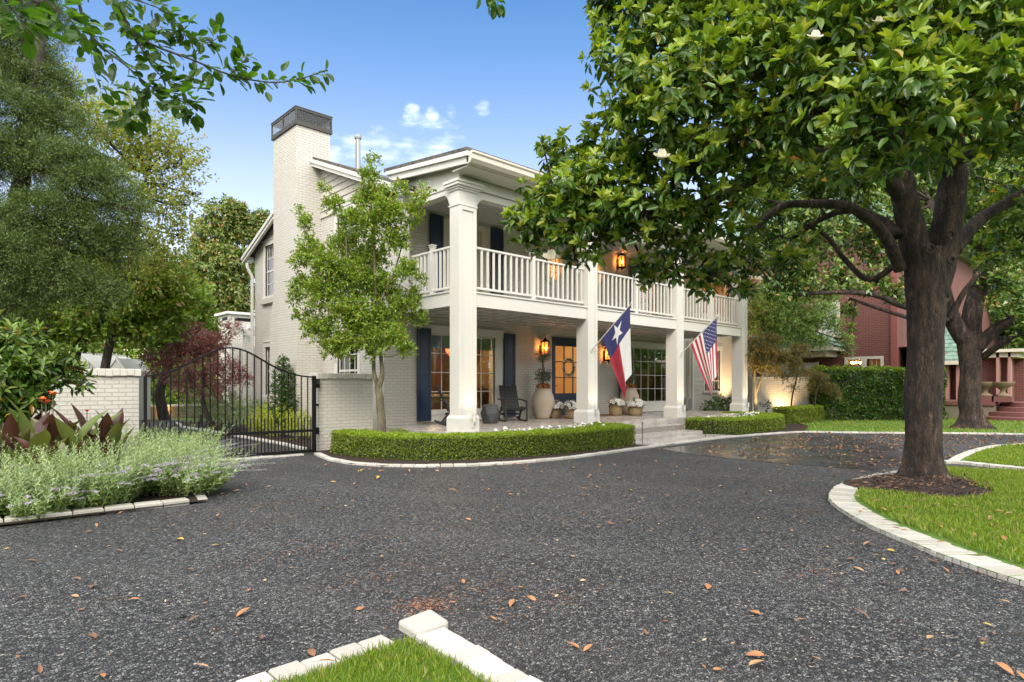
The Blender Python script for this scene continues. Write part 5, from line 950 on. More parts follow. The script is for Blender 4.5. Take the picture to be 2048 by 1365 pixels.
BL = [(1130,400,7.9,.45),(1170,370,7.7,.5),(1120,440,8.0,.36),(1200,470,7.8,.36),(1220,390,7.5,.5),(1085,285,8.2,.13),(1160,290,8.1,.3),(1290,420,7.4,.5),(1390,440,7.5,.42),(1205,10,7.9,.3),(1030,437,8.3,.26),(1062,452,8.4,.3),(1095,478,8.5,.34),(1110,410,8.4,.5),(1075,395,8.4,.3),(1145,345,8.3,.5),(1185,420,8.1,.5),(1105,300,8.4,.22),(1225,350,7.9,.62),(1235,430,7.9,.42),(1270,270,7.7,.66),(1262,180,7.6,.52),(1245,100,7.6,.5),(1255,20,7.8,.55),(1225,-30,7.8,.4),(1340,120,7.1,.85),(1350,10,7.5,.9),(1360,240,7,.8),(1335,350,7.4,.62),(1150,520,8.5,.2),(1310,450,7.9,.42),
 (1290,535,8.3,.27),(1350,525,8.1,.42),(1420,545,8.2,.36),(1465,575,8.4,.2),(1430,470,7.8,.5),(1515,530,8.5,.42),(1575,540,8.7,.34),(1430,330,7.0,.72),(1460,200,6.6,.95),(1480,60,7.2,1.0),(1560,130,6.2,.82),(1550,260,6.5,.62),(1600,20,6.6,.85),(1660,230,5.8,.62),(1690,100,5.8,.8),(1740,270,5.5,.42),(1790,200,5.3,.58),(1800,70,5.8,.8),(1790,-20,6,.8),(1880,190,5.4,.55),(1870,262,5.5,.36),(1930,90,5.7,.75),(1960,230,5.8,.5),(2020,150,5.8,.72),(2050,260,6.2,.5),(2090,60,6.2,.9),(1900,320,5.9,.22),(1930,-30,6.5,.9),
 (1500,400,9.8,.55),(1600,350,10.2,.6),(1560,470,10.2,.6),(1720,370,10.4,.7),(1980,420,10.8,.6),(2040,500,10.8,.7),(1940,350,10.8,.55),(2060,400,10,.6),(1680,330,9.8,.6),
 (1400,-140,7.6,1.2),(1650,-150,7.2,1.3),(1900,-160,7.2,1.3),(2170,120,7.4,1.2),(2190,330,8.6,1.0),(1830,-60,9.2,1.2),(1700,30,9.3,1.1),(1900,120,9.3,1.0),(2040,180,9,.9),(1350,-60,8.8,1)]
blobs = [(P(x, y, D), r) for x, y, D, r in BL]; limbs(mb, SK, blobs, .028)
for px_, py_, rr in ((1860,498,.055),(1900,470,.05),(1902,520,.045)):   # healed pruning scars
    c = P(px_, py_, TD-.36); f = Vector((-FW[0], -FW[1], 0)); a = Vector((RT[0], RT[1], 0)); mb.tube([c+a*math.cos(t_)*rr+Vector((0,0,1))*math.sin(t_)*rr*1.1 for t_ in [k*math.pi/6 for k in range(13)]], .018, 6)
mb.build('trunk', M['bark'], mg, smooth=True)
C, O = blobpts(blobs, 118, .45, .85, .25); rosettes('crown', C, O, 13, .135, .47, [M['magyoung'], M['magold']], mg, young=.5)
def mflower(c, r, lb, parent):
    o = thing if 0 else None; c = A3(c); a = norm(np.array([[-FW[0]*.5, -FW[1]*.5, .7]]))[0]; t1 = norm(np.cross(a, [[1., .3, 0]]))[0]; t2 = np.cross(a, t1); p, d, n = [], [], []
    for k in range(9):
        an = k*2*math.pi/9*1.03+(k//5)*.3; th = 1.15 if k < 6 else .5; s_ = t1*math.cos(an)+t2*math.sin(an); p.append(c); d.append(a*math.cos(th)+s_*math.sin(th)); n.append(a*math.sin(th)-s_*math.cos(th))
    ob_ = leaves('flower', np.array(p), np.array(d), np.array(n), r, .95, M['petal'], parent, droop=-.15, fold=.25); return ob_
for x, y, D, r in ((1102,522,8.1,.13),(1125,448,7.9,.1),(1322,320,6.6,.1),(1628,82,4.9,.07),(1755,50,5.3,.06),(1290,236,7,.06)): mflower(P(x, y, D), r*1.15, '', mg)
# ---- second magnolia
m2 = thing('magnolia_tree', (25.1, 4.5, 0), 'second magnolia with a knobbly trunk on the far lawn behind the first', 'tree', 'magnolia trees'); mb = MB(); D2 = 20.6
b2 = P(1942, 858, D2); b2.z = 0
trunk(mb, [b2+Vector((0,0,-.05)), b2+Vector((0,0,.2)), b2+Vector((0,0,.5)), P(1938,800,D2), P(1942,750,D2), P(1938,700,D2), P(1932,665,D2)], [.44,.36,.31,.30,.30,.32,.32], 36, .4)
S2 = [LB([(1938,690,D2),(1905,640,D2),(1882,560,20.4),(1870,480,20.2),(1860,400,20)], [.3,.25,.2,.15,.1]), LB([(1942,700,D2),(1945,620,D2),(1962,560,20.8),(1968,480,21),(1965,400,21)], [.32,.28,.26,.2,.15]), LB([(1950,700,D2),(1990,660,20.2),(2040,635,19.6),(2110,600,19)], [.22,.18,.15,.1]), LB([(1965,715,D2),(2000,690,20),(2050,660,19.4)], [.12,.1,.08]), LB([(1895,600,20.4),(1850,620,19.8),(1800,610,19.4),(1750,590,19),(1680,585,18.6),(1580,590,18.4)], [.12,.11,.1,.09,.07,.04]), LB([(1895,640,20.4),(1840,640,19.8),(1790,628,19.5),(1700,598,19)], [.08,.07,.06,.04]), LB([(1900,640,20.4),(1925,590,20),(1955,550,19.6)], [.1,.09,.06])]
B2 = [(1560,575,18.6,.6),(1610,560,18.8,.75),(1680,555,19,.7),(1740,565,19.2,.6),(1790,585,19.4,.45),(1700,620,19,.3),(1620,470,20,1.3),(1720,440,20,1.3),(1760,500,20,.9),(1560,500,19.5,.9),(1840,560,19.6,.6),(1850,480,20,1.1),(1900,400,21,1.3),(1960,470,21,1.0),(2000,560,20,.7),(2040,590,19.5,.6),(2030,480,20,1.0),(2060,650,19,.5),(1990,610,19.6,.35),(1850,350,21,1.4),(1720,330,21,1.5),(1600,370,21,1.3),(1980,330,21.5,1.4),(2080,400,21,1.4),(1800,240,22,1.5),(1700,660,18.9,.18),(1560,350,21,.9)]
bb = [(P(x, y, D), r) for x, y, D, r in B2]; limbs(mb, S2, bb, .05, 4); mb.build('trunk', M['bark'], m2, smooth=True)
C, O = blobpts(bb, 150, .35, .85, .2); rosettes('crown', C, O, 9, .2, .42, [M['farmag'], M['magold']], m2, young=.4, simple=True)
# ---- trees behind and to the left: skeleton grown from blobs
def bigtree(name, label, basept, blobs, bark, r0, group=None, top=.75):
    o = thing(name, (basept[0], basept[1], 0), label, 'tree', group); mb = MB(); zt = max(b[0].z for b in blobs); cen = sum((b[0] for b in blobs), Vector((0,0,0)))/len(blobs)
    b = Vector((basept[0], basept[1], -.05)); tpt = Vector((cen.x, cen.y, zt*top)); pts = curve([b, b.lerp(tpt, .35)+Vector((random.uniform(-.3,.3), random.uniform(-.3,.3), 0)), b.lerp(tpt, .7), tpt], 6); n = len(pts)
    mb.tube(pts, [r0*(1-.8*k/(n-1)) for k in range(n)], 12, nz=.15, nsc=2); limbs(mb, [pts[5:]], blobs, r0*.28, 5); mb.build('trunk', bark, o, smooth=True); return o
def PB(l): return [(P(x, y, D), r) for x, y, D, r in l]
# cedar
bl = PB([(20,110,13,1.0),(80,160,13,.8),(40,230,12.5,1.0),(120,250,13,.7),(60,330,12.5,1.1),(150,340,12.5,.8),(200,380,12.3,.75),(240,410,12.2,.55),(268,420,12.2,.3),(100,430,12,1.0),(180,470,12.2,.8),(240,500,12.4,.55),(30,520,12,1.0),(110,550,12,.8),(180,580,12.2,.6),(-60,300,12.5,1.5),(-60,480,12.5,1.4),(-70,120,13,1.4),(60,20,14,.8),(20,-60,14,1),(0,620,12,.8)])
t_ = bigtree('cedar_tree', 'feathery grey green cedar at the upper left', (P(-20, 760, 13).x, P(-20, 760, 13).y), bl, M['bark3'], .28, top=.85); bl = [(c_+Vector((random.uniform(-.2,.2), random.uniform(-.3,.3), random.uniform(-.2,.2))), r_*random.uniform(.5, .95)) for c_, r_ in bl for _ in range(3)]; C, O = blobpts(bl, 430, .5, .55, .5); sprays('crown', C, O, 34, .30, .062, .24, M['cedar'], t_, hang=.12, spread=.45)
# airy elm
bl = PB([(300,270,18,1.0),(340,300,18,.8),(250,240,18,.8),(190,250,18,.9),(370,330,18,.5),(330,370,18,.8),(290,330,18,.8),(380,410,18,.35),(340,430,18,.7),(360,470,18,.5),(310,490,18,.8),(330,545,18,.6),(280,560,18,.8),(150,190,18.5,.7),(240,310,18,.8),(400,390,18,.18),(120,240,18.5,.8),(310,410,18,.6)])
t_ = bigtree('elm_tree', 'airy yellow green elm rising above the cedar against the sky', (P(190, 760, 19).x, P(190, 760, 19).y), bl, M['bark3'], .16); C, O = blobpts(bl, 120, .1, .9, .1); sprays('crown', C, O, 13, .42, .12, .5, M['elm'], t_, spread=.7)
# dense oaks left
for lb, bp, l in (('dense green oak behind the garden wall and greenhouse', (150, 760, 20), [(60,560,19,1.3),(150,600,19,1.2),(240,600,19,1.2),(310,620,19,.95),(340,590,19,.6),(100,640,19,1.1),(200,635,18.5,.9),(280,660,18.5,.6),(20,650,19,1.2),(320,560,19.5,.8),(240,520,20,1.1),(140,500,20,1.2),(-40,600,19,1.4),(0,560,19,1.1)]), ('green oak with low boughs beside the purple maple', (330, 760, 26), [(310,640,25,1.2),(360,610,25,1.2),(330,690,25,.9),(380,660,25,1.0)])):
    bl = PB(l); t_ = bigtree('oak_tree', lb, (P(*bp).x, P(*bp).y), bl, M['bark3'], .25, 'oaks behind the garden wall'); C, O = blobpts(bl, 190, .3, .85, .15); sprays('crown', C, O, 12, .42, .2, .5, M['oak'], t_, spread=.8)
# magnolia left of the house
bl = PB([(x_, y_, d_+8, r_*1.27) for x_, y_, d_, r_ in ((450,430,29,1.0),(470,420,29,.6),(430,470,29,1.1),(490,460,29.5,.9),(400,530,29,1.1),(450,530,28.5,1.3),(370,560,29,.9),(500,530,30,1),(430,590,28.5,1.3),(480,600,29,1.2),(380,620,28.5,1.0),(350,600,29,.6),(450,650,28.5,1.2),(400,680,28.5,1.1),(500,660,30,1.2),(350,660,29,.8),(400,490,29,.5),(520,440,30,.6))])
t_ = bigtree('magnolia_tree', 'rusty leaved magnolia rising left of the white chimney house', (P(440, 770, 38).x, P(440, 770, 38).y), bl, M['bark3'], .3, 'magnolia trees'); C, O = blobpts(bl, 190, .35, .85, .2); rosettes('crown', C, O, 8, .27, .45, [M['farmag'], M['farmag']], t_, simple=True)
# trees beyond the neighbour and to the right
rt = [('tall green tree beyond the brick house roof', (1640, 760, 44), [(1560,420,42,3),(1640,350,42,3.2),(1720,420,42,3),(1600,300,42,2.6),(1540,500,40,1.6),(1700,300,42,3)]), ('leafy green tree at the far right edge behind the porch wing', (2020, 760, 46), [(1900,560,44,2.4),(1990,600,44,2.4),(2060,620,44,2.4),(1960,520,44,2.6),(2050,500,44,2.8),(2100,700,44,2.2),(2040,720,44,1.2),(1920,620,44,1.6)]), ('tall dark tree filling the sky gaps at the upper right', (1850, 760, 50), [(1800,380,50,3.5),(1900,350,50,3.5),(1980,420,50,3.2),(2080,380,50,3.6),(1860,460,50,2.8),(1720,500,50,2.2)])]
for lb, bp, l in rt: bl = PB(l); t_ = bigtree('broadleaf_tree', lb, (P(*bp).x, P(*bp).y), bl, M['bark3'], .35, 'trees beyond the brick house'); C, O = blobpts(bl, 90, .3, .85, .15); sprays('crown', C, O, 12, .7, .36, .5, M['feather'], t_, spread=.8)
# pale feathery tree against the brick wall, and the maple by the porch
bl = PB([(1530,600,27,.8),(1560,640,27,.75),(1590,600,27,.7),(1620,640,27,.6),(1600,670,27,.6),(1550,680,27,.6),(1650,620,27,.45),(1670,650,27,.35),(1690,680,27,.28),(1640,685,27,.3),(1520,650,27.5,.6),(1660,590,27.5,.4),(1700,700,27,.15)])
t_ = bigtree('feathery_tree', 'pale green feathery tree in front of the red brick wall', (P(1560, 760, 27).x, P(1560, 760, 27).y), bl, M['bark3'], .12); C, O = blobpts(bl, 620, .2, .8, .1); sprays('crown', C, O, 12, .3, .12, .4, M['feather'], t_, hang=.1)
bx_ = P(1512, 800, 23.3); bl = PB([(1510,690,23,.35),(1530,700,23,.4),(1560,715,23.2,.35),(1520,730,23,.3),(1590,730,23.2,.25),(1500,720,22.9,.25),(1550,740,23,.25),(1600,700,23.4,.3),(1540,680,23.2,.3)])
t_ = thing('maple_tree', (bx_.x, bx_.y, 0), 'small lit maple with golden lower leaves right of the last column', 'tree'); mb = MB(); b = Vector((bx_.x, bx_.y, 0)); q1, q2 = P(1511, 790, 23.3), P(1508, 735, 23.2); q3 = P(1530, 740, 23.1)
mb.tube(curve([b, q1, q2, P(1515,700,23)], 4), [.07]*5+[.05]*4+[.03]*4, 8); mb.tube(curve([q1, q3, P(1550,715,23)], 4), [.045]*4+[.03]*5, 8); limbs(mb, [[q2, q3, P(1515,700,23)]], bl, .02); mb.build('trunk', M['bark2'], t_, smooth=True)
C, O = blobpts(bl, 1100, .2, .6, .1); sprays('crown', C, O, 14, .22, .09, .35, M['grnmaple'], t_, hang=.08)
for nm, px_, l, lb in (('weeping_maple', 1590, [(1570,752,24,.2),(1600,745,24,.22),(1585,775,24,.12)], 'thin weeping maple casting its stem on the lit wall'), ('weeping_maple', 1637, [(1615,745,24.5,.22),(1640,755,24.5,.3),(1660,775,24.5,.25),(1625,770,24.5,.2),(1675,790,24.5,.15)], 'brown weeping maple beside the tall dark hedge')):
    bl = PB(l); b = P(px_-12, 815, 24.2); b.z = 0; t_ = thing('weeping_maple', (b.x, b.y, 0), lb, 'tree', 'small weeping maples'); mb = MB(); sk = curve([b, P(px_-5, 790, 24.2), P(px_, 770, 24.2), P(px_+4, 752, 24.2)], 4); mb.tube(sk, .03, 7); limbs(mb, [sk], bl, .012); mb.build('trunk', M['bark3'], t_); C, O = blobpts(bl, 1500, .1, .5, .1); sprays('crown', C, O, 12, .2, .08, .3, M['grnmaple'], t_, hang=.12)
# purple maple behind the gate
bl = PB([(425,690,20,.5),(400,690,20,.6),(360,710,20,.55),(330,740,20,.45),(400,740,20,.6),(450,740,19.8,.55),(370,770,20,.45),(430,780,19.8,.4),(480,760,19.8,.35),(462,660,20,.28),(310,720,20,.35),(380,660,20.3,.35)])
t_ = bigtree('purple_maple', 'purple leaved maple seen behind the iron gate', (P(430, 830, 20).x, P(430, 830, 20).y), bl, M['bark3'], .1, top=.8); C, O = blobpts(bl, 430, .3, .6, .1); sprays('crown', C, O, 13, .26, .1, .36, M['redmaple'], t_, hang=.06)
# ---- the young holly by the corner
hb = Vector((6.95, 11.35, 0)); dd = FW[0]*hb.x+FW[1]*hb.y
t_ = thing('holly_tree', tuple(hb), 'slim young tree with light green leaves in front of the white side wall', 'tree'); mb = MB()
sk = [curve([hb, P(764,860,dd), P(760,800,dd), P(757,775,dd), P(764,750,dd), P(762,715,dd), P(752,600,dd), P(748,500,dd), P(742,400,dd), P(741,320,dd)], 4), curve([P(757,778,dd), P(748,745,dd-.02), P(745,700,dd), P(720,600,dd), P(680,520,dd), P(610,470,dd)], 4), curve([P(752,620,dd), P(790,540,dd), P(820,430,dd), P(845,390,dd)], 4), curve([P(750,640,dd),P(700,560,dd),P(690,450,dd),P(670,390,dd)], 4)]
mb.tube(sk[0], list(np.interp(np.linspace(0,1,len(sk[0])), [0,.1,.3,.5,1], [.11,.085,.08,.045,.008])), 12, nz=.15, nsc=9)
mb.tube(sk[1], list(np.interp(np.linspace(0,1,len(sk[1])), [0,.4,1], [.05,.035,.01])), 8); mb.tube(sk[2], list(np.linspace(.025,.006,len(sk[2]))), 6); mb.tube(sk[3], list(np.linspace(.025,.006,len(sk[3]))), 6)
HB = [(745,320,.1),(738,355,.16),(755,390,.2),(725,400,.18),(770,420,.22),(740,450,.3),(700,440,.2),(668,410,.16),(650,380,.08),(690,490,.3),(740,520,.35),(790,480,.25),(820,430,.2),(840,400,.13),(850,380,.09),(800,380,.14),(610,450,.14),(600,420,.07),(620,500,.22),(598,520,.14),(650,530,.3),(700,560,.38),(760,580,.38),(810,540,.2),(600,570,.18),(640,590,.32),(700,630,.4),(760,640,.36),(810,610,.26),(838,640,.14),(600,630,.12),(640,660,.28),(690,690,.26),(740,690,.26),(790,680,.24),(815,700,.12),(660,700,.16),(590,600,.1),(840,560,.08),(830,590,.12),(720,660,.3),(780,430,.15)]
bl = [(P(x, y, dd+random.uniform(-.45,.45)), r*1.12) for x, y, r in HB]; limbs(mb, sk, bl, .009, 4); mb.build('trunk', M['bark2'], t_, smooth=True); C, O = blobpts(bl, 1750, .1, .95, .1); sprays('crown', C, O, 12, .13, .066, .46, M['wax'], t_, simple=False, spread=.75, upb=.4)
# ---- hedges
def hedge(name, path, wd, h, label, lm, top, dens, ln, group=None, z0=.03, lumpy=.04, cat='hedge'):
    o = thing(name, (path[0][0], path[0][1], 0), label, cat, group); pts = curve([Vector((*p, 0)) for p in path], 6); n = len(pts); mb = MB(); vs = []
    for i, p in enumerate(pts):
        t = (pts[min(i+1, n-1)]-pts[max(i-1, 0)]).normalized(); s_ = Vector((-t.y, t.x, 0)); ww = wd/2-.05
        for a, z in ((-1, z0), (-1, h*.9), (-.8, h-.05), (.8, h-.05), (1, h*.9), (1, z0)): vs.append(p+s_*(a*ww)+Vector((0, 0, z)))
    mb.add(vs, [(i*6+k, i*6+(k+1) % 6, (i+1)*6+(k+1) % 6, (i+1)*6+k) for i in range(n-1) for k in range(6)]+[tuple(range(6)), tuple((n-1)*6+k for k in range(6))[::-1]]); mb.build('inner_twigs', M['core'], o)
    seg = np.array([(pts[i+1]-pts[i]).length for i in range(n-1)]); Lt = seg.sum(); per = 2*h+wd; N_ = int(Lt*per*dens)+int(2*wd*h*dens); PA = np.array([[p.x, p.y, 0] for p in pts])
    s_ = rng.uniform(-wd*.0, Lt, N_); cum = np.concatenate([[0], np.cumsum(seg)]); i = np.clip(np.searchsorted(cum, s_)-1, 0, n-2); f = (s_-cum[i])/seg[i]; c = PA[i]*(1-f)[:, None]+PA[i+1]*f[:, None]; t = norm(PA[i+1]-PA[i]); sd_ = np.stack([-t[:, 1], t[:, 0], 0*t[:, 0]], 1)
    u = rng.uniform(0, per, N_); x = np.where(u < h, -wd/2, np.where(u < h+wd, u-h-wd/2, wd/2)); z = np.where(u < h, u, np.where(u < h+wd, h, u-h-wd)); isT = (u >= h) & (u < h+wd)
    rr = .07; e = np.minimum(1, np.maximum(0, (np.abs(x)-(wd/2-rr))/rr)); z = np.where(isT, z-rr*.6*e*e, z)
    nz_ = np.where(isT[:, None], UP, sd_*np.sign(x)[:, None]); k = int(wd*h*dens); 
    for q, (pp, tt) in enumerate(((PA[0], -norm(PA[1:2]-PA[0:1])), (PA[-1], norm(PA[-1:]-PA[-2:-1])))):   # the two ends
        sl = slice(q*k, (q+1)*k); c[sl] = pp; x[sl] = rng.uniform(-wd/2, wd/2, k); z[sl] = rng.uniform(0, h, k); sd_[sl] = np.cross(UP, tt); nz_[sl] = tt; isT[sl] = False
    pos = c+sd_*x[:, None]; pos[:, 2] = z; lump = np.array([mnoise.noise(Vector(p)*3.2) for p in pos])*lumpy+np.array([mnoise.noise(Vector(p)*11) for p in pos])*lumpy*.5
    pos = pos+nz_*(lump-rng.uniform(0, .05, N_)+.02)[:, None]; pos[:, 2] = np.maximum(pos[:, 2], z0+.01); gap = (z < .09) & (rng.random(N_) < .5) & ~isT
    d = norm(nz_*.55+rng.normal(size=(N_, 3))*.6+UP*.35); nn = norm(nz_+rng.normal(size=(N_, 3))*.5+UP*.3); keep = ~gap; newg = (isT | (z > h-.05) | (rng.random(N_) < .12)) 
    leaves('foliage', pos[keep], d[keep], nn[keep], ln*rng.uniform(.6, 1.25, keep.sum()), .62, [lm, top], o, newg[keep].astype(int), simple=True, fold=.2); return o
HG = 'clipped boxwood hedges in front of the porch'
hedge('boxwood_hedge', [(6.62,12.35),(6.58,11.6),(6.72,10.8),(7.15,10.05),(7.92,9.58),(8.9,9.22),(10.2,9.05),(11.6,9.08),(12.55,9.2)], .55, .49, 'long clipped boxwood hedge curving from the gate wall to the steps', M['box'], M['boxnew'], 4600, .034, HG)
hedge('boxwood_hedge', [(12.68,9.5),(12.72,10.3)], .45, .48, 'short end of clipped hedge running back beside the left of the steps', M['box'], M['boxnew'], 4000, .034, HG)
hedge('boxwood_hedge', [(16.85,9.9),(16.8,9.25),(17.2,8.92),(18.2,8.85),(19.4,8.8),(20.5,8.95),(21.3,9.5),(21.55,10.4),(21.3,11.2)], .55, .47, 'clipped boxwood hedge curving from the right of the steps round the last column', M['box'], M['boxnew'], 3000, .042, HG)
hedge('boxwood_hedge', [tuple(P(1560, 835, 23.0))[:2], tuple(P(1600, 838, 23.8))[:2], tuple(P(1632, 832, 25.2))[:2]], .6, .62, 'far low clipped hedge in front of the lit wall', M['box'], M['boxnew'], 2200, .05, HG)
hedge('privet_hedge', [(26.6,9.9),(28.0,8.8),(29.6,7.5),(30.8,6.7)], 1.1, 2.1, 'tall dark glossy privet hedge in front of the red brick house', M['ligust'], M['oak'], 900, .095, None, lumpy=.16)
def shrub(name, l, lab, m, ln, dens=900, k=9, w=.5, tw=.1, cat='shrub', group=None, flat=.9):
    c0 = l[0][0]; o = thing(name, (c0[0], c0[1], 0), lab, cat, group); C, O = blobpts([(Vector(c), r) for c, r in l], dens, .3, flat, .2); C[:, 2] = np.maximum(C[:, 2], .04); sprays('foliage', C, O, k, tw, ln, w, m, o, upb=.4); mb = MB()
    for c, r in l:
        for q in range(4): mb.tube([(c[0]+random.uniform(-.04,.04), c[1]+random.uniform(-.04,.04), 0), (c[0]+random.uniform(-.3,.3)*r, c[1]+random.uniform(-.3,.3)*r, c[2]+r*.3)], [.012, .005], 4)
    mb.build('stems', M['bark3'], o); return o
shrub('low_boxwood', [((7.3,11.2,.2),.32),((7.7,11.7,.2),.36),((7.9,10.8,.18),.32),((8.0,12.3,.2),.36),((7.2,12.2,.2),.36),((8.1,10.2,.15),.25),((7.5,12.8,.2),.3)], 'loose bright green groundcover behind the hedge round the young tree', M['boxnew'], .035, 2600, 10, .6, .07, flat=.7)
def flowers(path, lab, n=230):
    o = thing('flower_row', (path[0][0], path[0][1], 0), lab, 'flowers', 'white flower rows behind the hedges'); pts = [Vector((*p, 0)) for p in path]; pts = curve(pts, 5); c = np.array([[*(pts[0].lerp(pts[0], 0))]]*0+[list(pts[int(u)].lerp(pts[int(u)+1], u-int(u))) for u in rng.uniform(0, len(pts)-1.001, n)]); c[:, :2] += rng.normal(size=(n, 2))*.1; c[:, 2] = rng.uniform(.3, .56, n)
    f = c.copy(); f[:, 2] = rng.uniform(.1, .52, n); sprays('foliage', f, norm(rng.normal(size=(n, 3))), 8, .08, .05, .5, M['oak'], o); a = norm(rng.normal(size=(n, 3))*.4+UP+np.array([-.5,-.5,0])); t1 = norm(np.cross(a, rng.normal(size=(n, 3)))); t2 = np.cross(a, t1); p, d, nn = [], [], []
    for k in range(5): an = k*1.257; s_ = t1*math.cos(an)+t2*math.sin(an); p.append(c); d.append(s_+a*.25); nn.append(a)
    leaves('blossom', np.concatenate(p), np.concatenate(d), np.concatenate(nn), .04, .95, M['wpetal'], o, simple=True, fold=.05)
flowers([(8.9,9.85),(9.8,9.7),(11,9.65),(12.2,9.7)], 'row of white flowers between the left hedge and the porch', 150); flowers([(17.4,9.6),(18.6,9.5),(19.8,9.5),(20.6,9.8)], 'row of white flowers between the right hedge and the last column', 110)
shrub('gardenia_shrub', [((22.6,12.3,.5),.5),((23.4,12.4,.55),.55),((24.2,12.3,.5),.5)], 'dark green shrubs under the siding window behind the last column', M['ligust'], .09, 420, 9, .45); shrub('gardenia_shrub', [((24.9,11.6,.55),.6),((25.6,11.2,.4),.4)], 'dark green shrub right of the last column beside the lit maple', M['ligust'], .09, 420, 9, .45)
shrub('rounded_shrub', [(tuple(P(2010,800,31.0)[:2])+(.8,),.75),(tuple(P(2030,790,32.0)[:2])+(1.0,),.8)], 'rounded bright green shrub beside the curved brick steps', M['oak'], .12, 260, 9, .5)
hedge('boxwood_hedge', [tuple(P(1960,780,33.5)[:2]), tuple(P(2090,780,33.5)[:2])], .9, 1.35, 'clipped hedge along the flat roofed brick porch at the far right', M['box'], M['boxnew'], 500, .11)
# behind the gate
SG = 'shrubs in the bed behind the gate'
shrub('grey_green_shrub', [((7.05,20.5,.6),.65),((7.2,22.0,.7),.75),((7.1,23.6,.7),.75),((7.3,19.2,.55),.6)], 'pale grey green shrubs behind the gate below the purple maple', M['varieg'], .06, 620, 10, .5, .1, group=SG)
shrub('lime_shrub', [((7.0,17.7,.4),.45),((7.1,16.7,.42),.5),((7.2,15.6,.4),.45),((7.4,18.4,.5),.5)], 'yellow green shrub behind the gate in front of the clipped evergreen', M['lime'], .05, 950, 10, .5, .08, group=SG); shrub('lime_shrub', [((7.3,14.3,.35),.4),((7.6,14.0,.5),.4)], 'yellow green shrub just behind the right gate post', M['lime'], .05, 950, 10, .5, .08, group=SG)
q = P(567, 840, 17.4); shrub('clipped_evergreen', [((q.x,q.y,.75),.36),((q.x,q.y,1.05),.40),((q.x,q.y,1.4),.38),((q.x,q.y,1.75),.30),((q.x,q.y,2.05),.20),((q.x,q.y,2.25),.1),((q.x,q.y,.5),.28)], 'tall pointed clipped evergreen against the white side wall behind the gate', M['ligust'], .05, 1700, 9, .55, .07)
hedge('back_hedge', [(-4,38),(2,38.5),(8,38),(10.6,36)], 2.0, 2.3, 'rough green hedge at the back of the garden seen through the gate', M['oak'], M['boxnew'], 420, .16, lumpy=.5)
# ---- far woods as one leafy mass; and the trees over the street behind the camera that the windows mirror
def woods(name, path, z0, z1, th, n, ln, m, holes=0):
    pts = [Vector((*p, 0)) for p in path]; k = len(pts)-1; u = rng.uniform(0, k, n); c = np.array([list(pts[min(int(a), k-1)].lerp(pts[min(int(a), k-1)+1], a-min(int(a), k-1))) for a in u]); zz = rng.random(n)**.8
    top = np.array([z1*(.72+.28*mnoise.noise(Vector((p[0]*.12, p[1]*.12, 0)))+.16*mnoise.noise(Vector((p[0]*.5, p[1]*.5, 3)))) for p in c]); c[:, 2] = z0+zz*(top-z0); c[:, :2] += rng.normal(size=(n, 2))*th*.4
    kp = np.array([mnoise.noise(Vector(p)*.35) for p in c]) > -.22; c = c[kp]; n = len(c)
    o = leaves(name, c, rng.normal(size=(n, 3)), norm(UP+rng.normal(size=(n, 3))*.6), ln*rng.uniform(.6, 1.3, n), .6, m, None, simple=True); o['kind'] = 'stuff'; return o
woods('far_woods_left', [(-40,30),(-22,44),(-5,52),(14,60),(34,62)], .2, 8.5, 4, 70000, .42, M['oak'])
woods('far_woods_right', [(45,48),(62,26),(70,8),(64,-12),(50,-22)], .2, 12, 5, 60000, .55, M['feather'])
woods('street_woods', [(75,-20),(60,-34),(44,-34),(26,-28),(8,-26),(-10,-24),(-24,-12),(-30,4),(-34,20)], .1, 11, 5, 52000, .85, M['oak'])
# ---- left bed: shrub magnolia, cannas, sage
t_ = thing('shrub_magnolia', (P(60, 900, 8.6).x, P(60, 900, 8.6).y, 0), 'glossy leaved young magnolia at the left edge over the garden wall', 'shrub'); bl = PB([(30,690,8.4,.35),(70,740,8.3,.38),(110,720,8.5,.3),(20,780,8.2,.42),(75,790,8.8,.3),(145,745,8.8,.2),(20,850,8.6,.35),(60,665,8.6,.15),(-30,720,8.4,.5),(-40,830,8.3,.5),(10,650,8.6,.18),(165,765,8.7,.1)])
mb = MB(); b = P(60, 900, 8.5); b.z = 0; sk = [curve([b, P(55, 830, 8.5), P(60, 760, 8.5), P(62, 690, 8.5)], 4), curve([P(57,840,8.5), P(100,780,8.5), P(140,760,8.6)], 4), curve([P(57,840,8.5), P(10,780,8.4), P(-20,730,8.4)], 4)]
for s_ in sk: mb.tube(s_, .02, 6)
limbs(mb, sk, bl, .012, 4); mb.build('trunk', M['bark3'], t_); C, O = blobpts(bl, 260, .3, .9, .2); rosettes('crown', C, O, 10, .15, .36, [M['mageve'], M['magold']], t_, young=.5)
def strap(mb, base, d, ln, wd, droop=.5, cup=.18, seg=9, roll=0):
    base = Vector(base); d = Vector(d).normalized(); s_ = d.cross(Vector((0,0,1)))
    if s_.length < .05: s_ = Vector((1,0,0))
    s_.normalize(); s_ = s_*math.cos(roll)+d.cross(s_)*math.sin(roll); p = base.copy(); vs = []
    for i in range(seg+1):
        t = i/seg; w_ = wd*.5*(math.sin(math.pi*min(1, t*1.02+.03))**.75)*(1.15-.35*t); n_ = s_.cross(d).normalized()
        vs += [p-s_*w_+n_*w_*cup*2, p-s_*w_*.5+n_*w_*cup*.6, p, p+s_*w_*.5+n_*w_*cup*.6, p+s_*w_+n_*w_*cup*2]
        p = p+d*(ln/seg); d = (d+Vector((0,0,-droop/seg))).normalized()
    mb.add(vs, [(i*5+k, i*5+k+1, i*5+5+k+1, i*5+5+k) for i in range(seg) for k in range(4)])
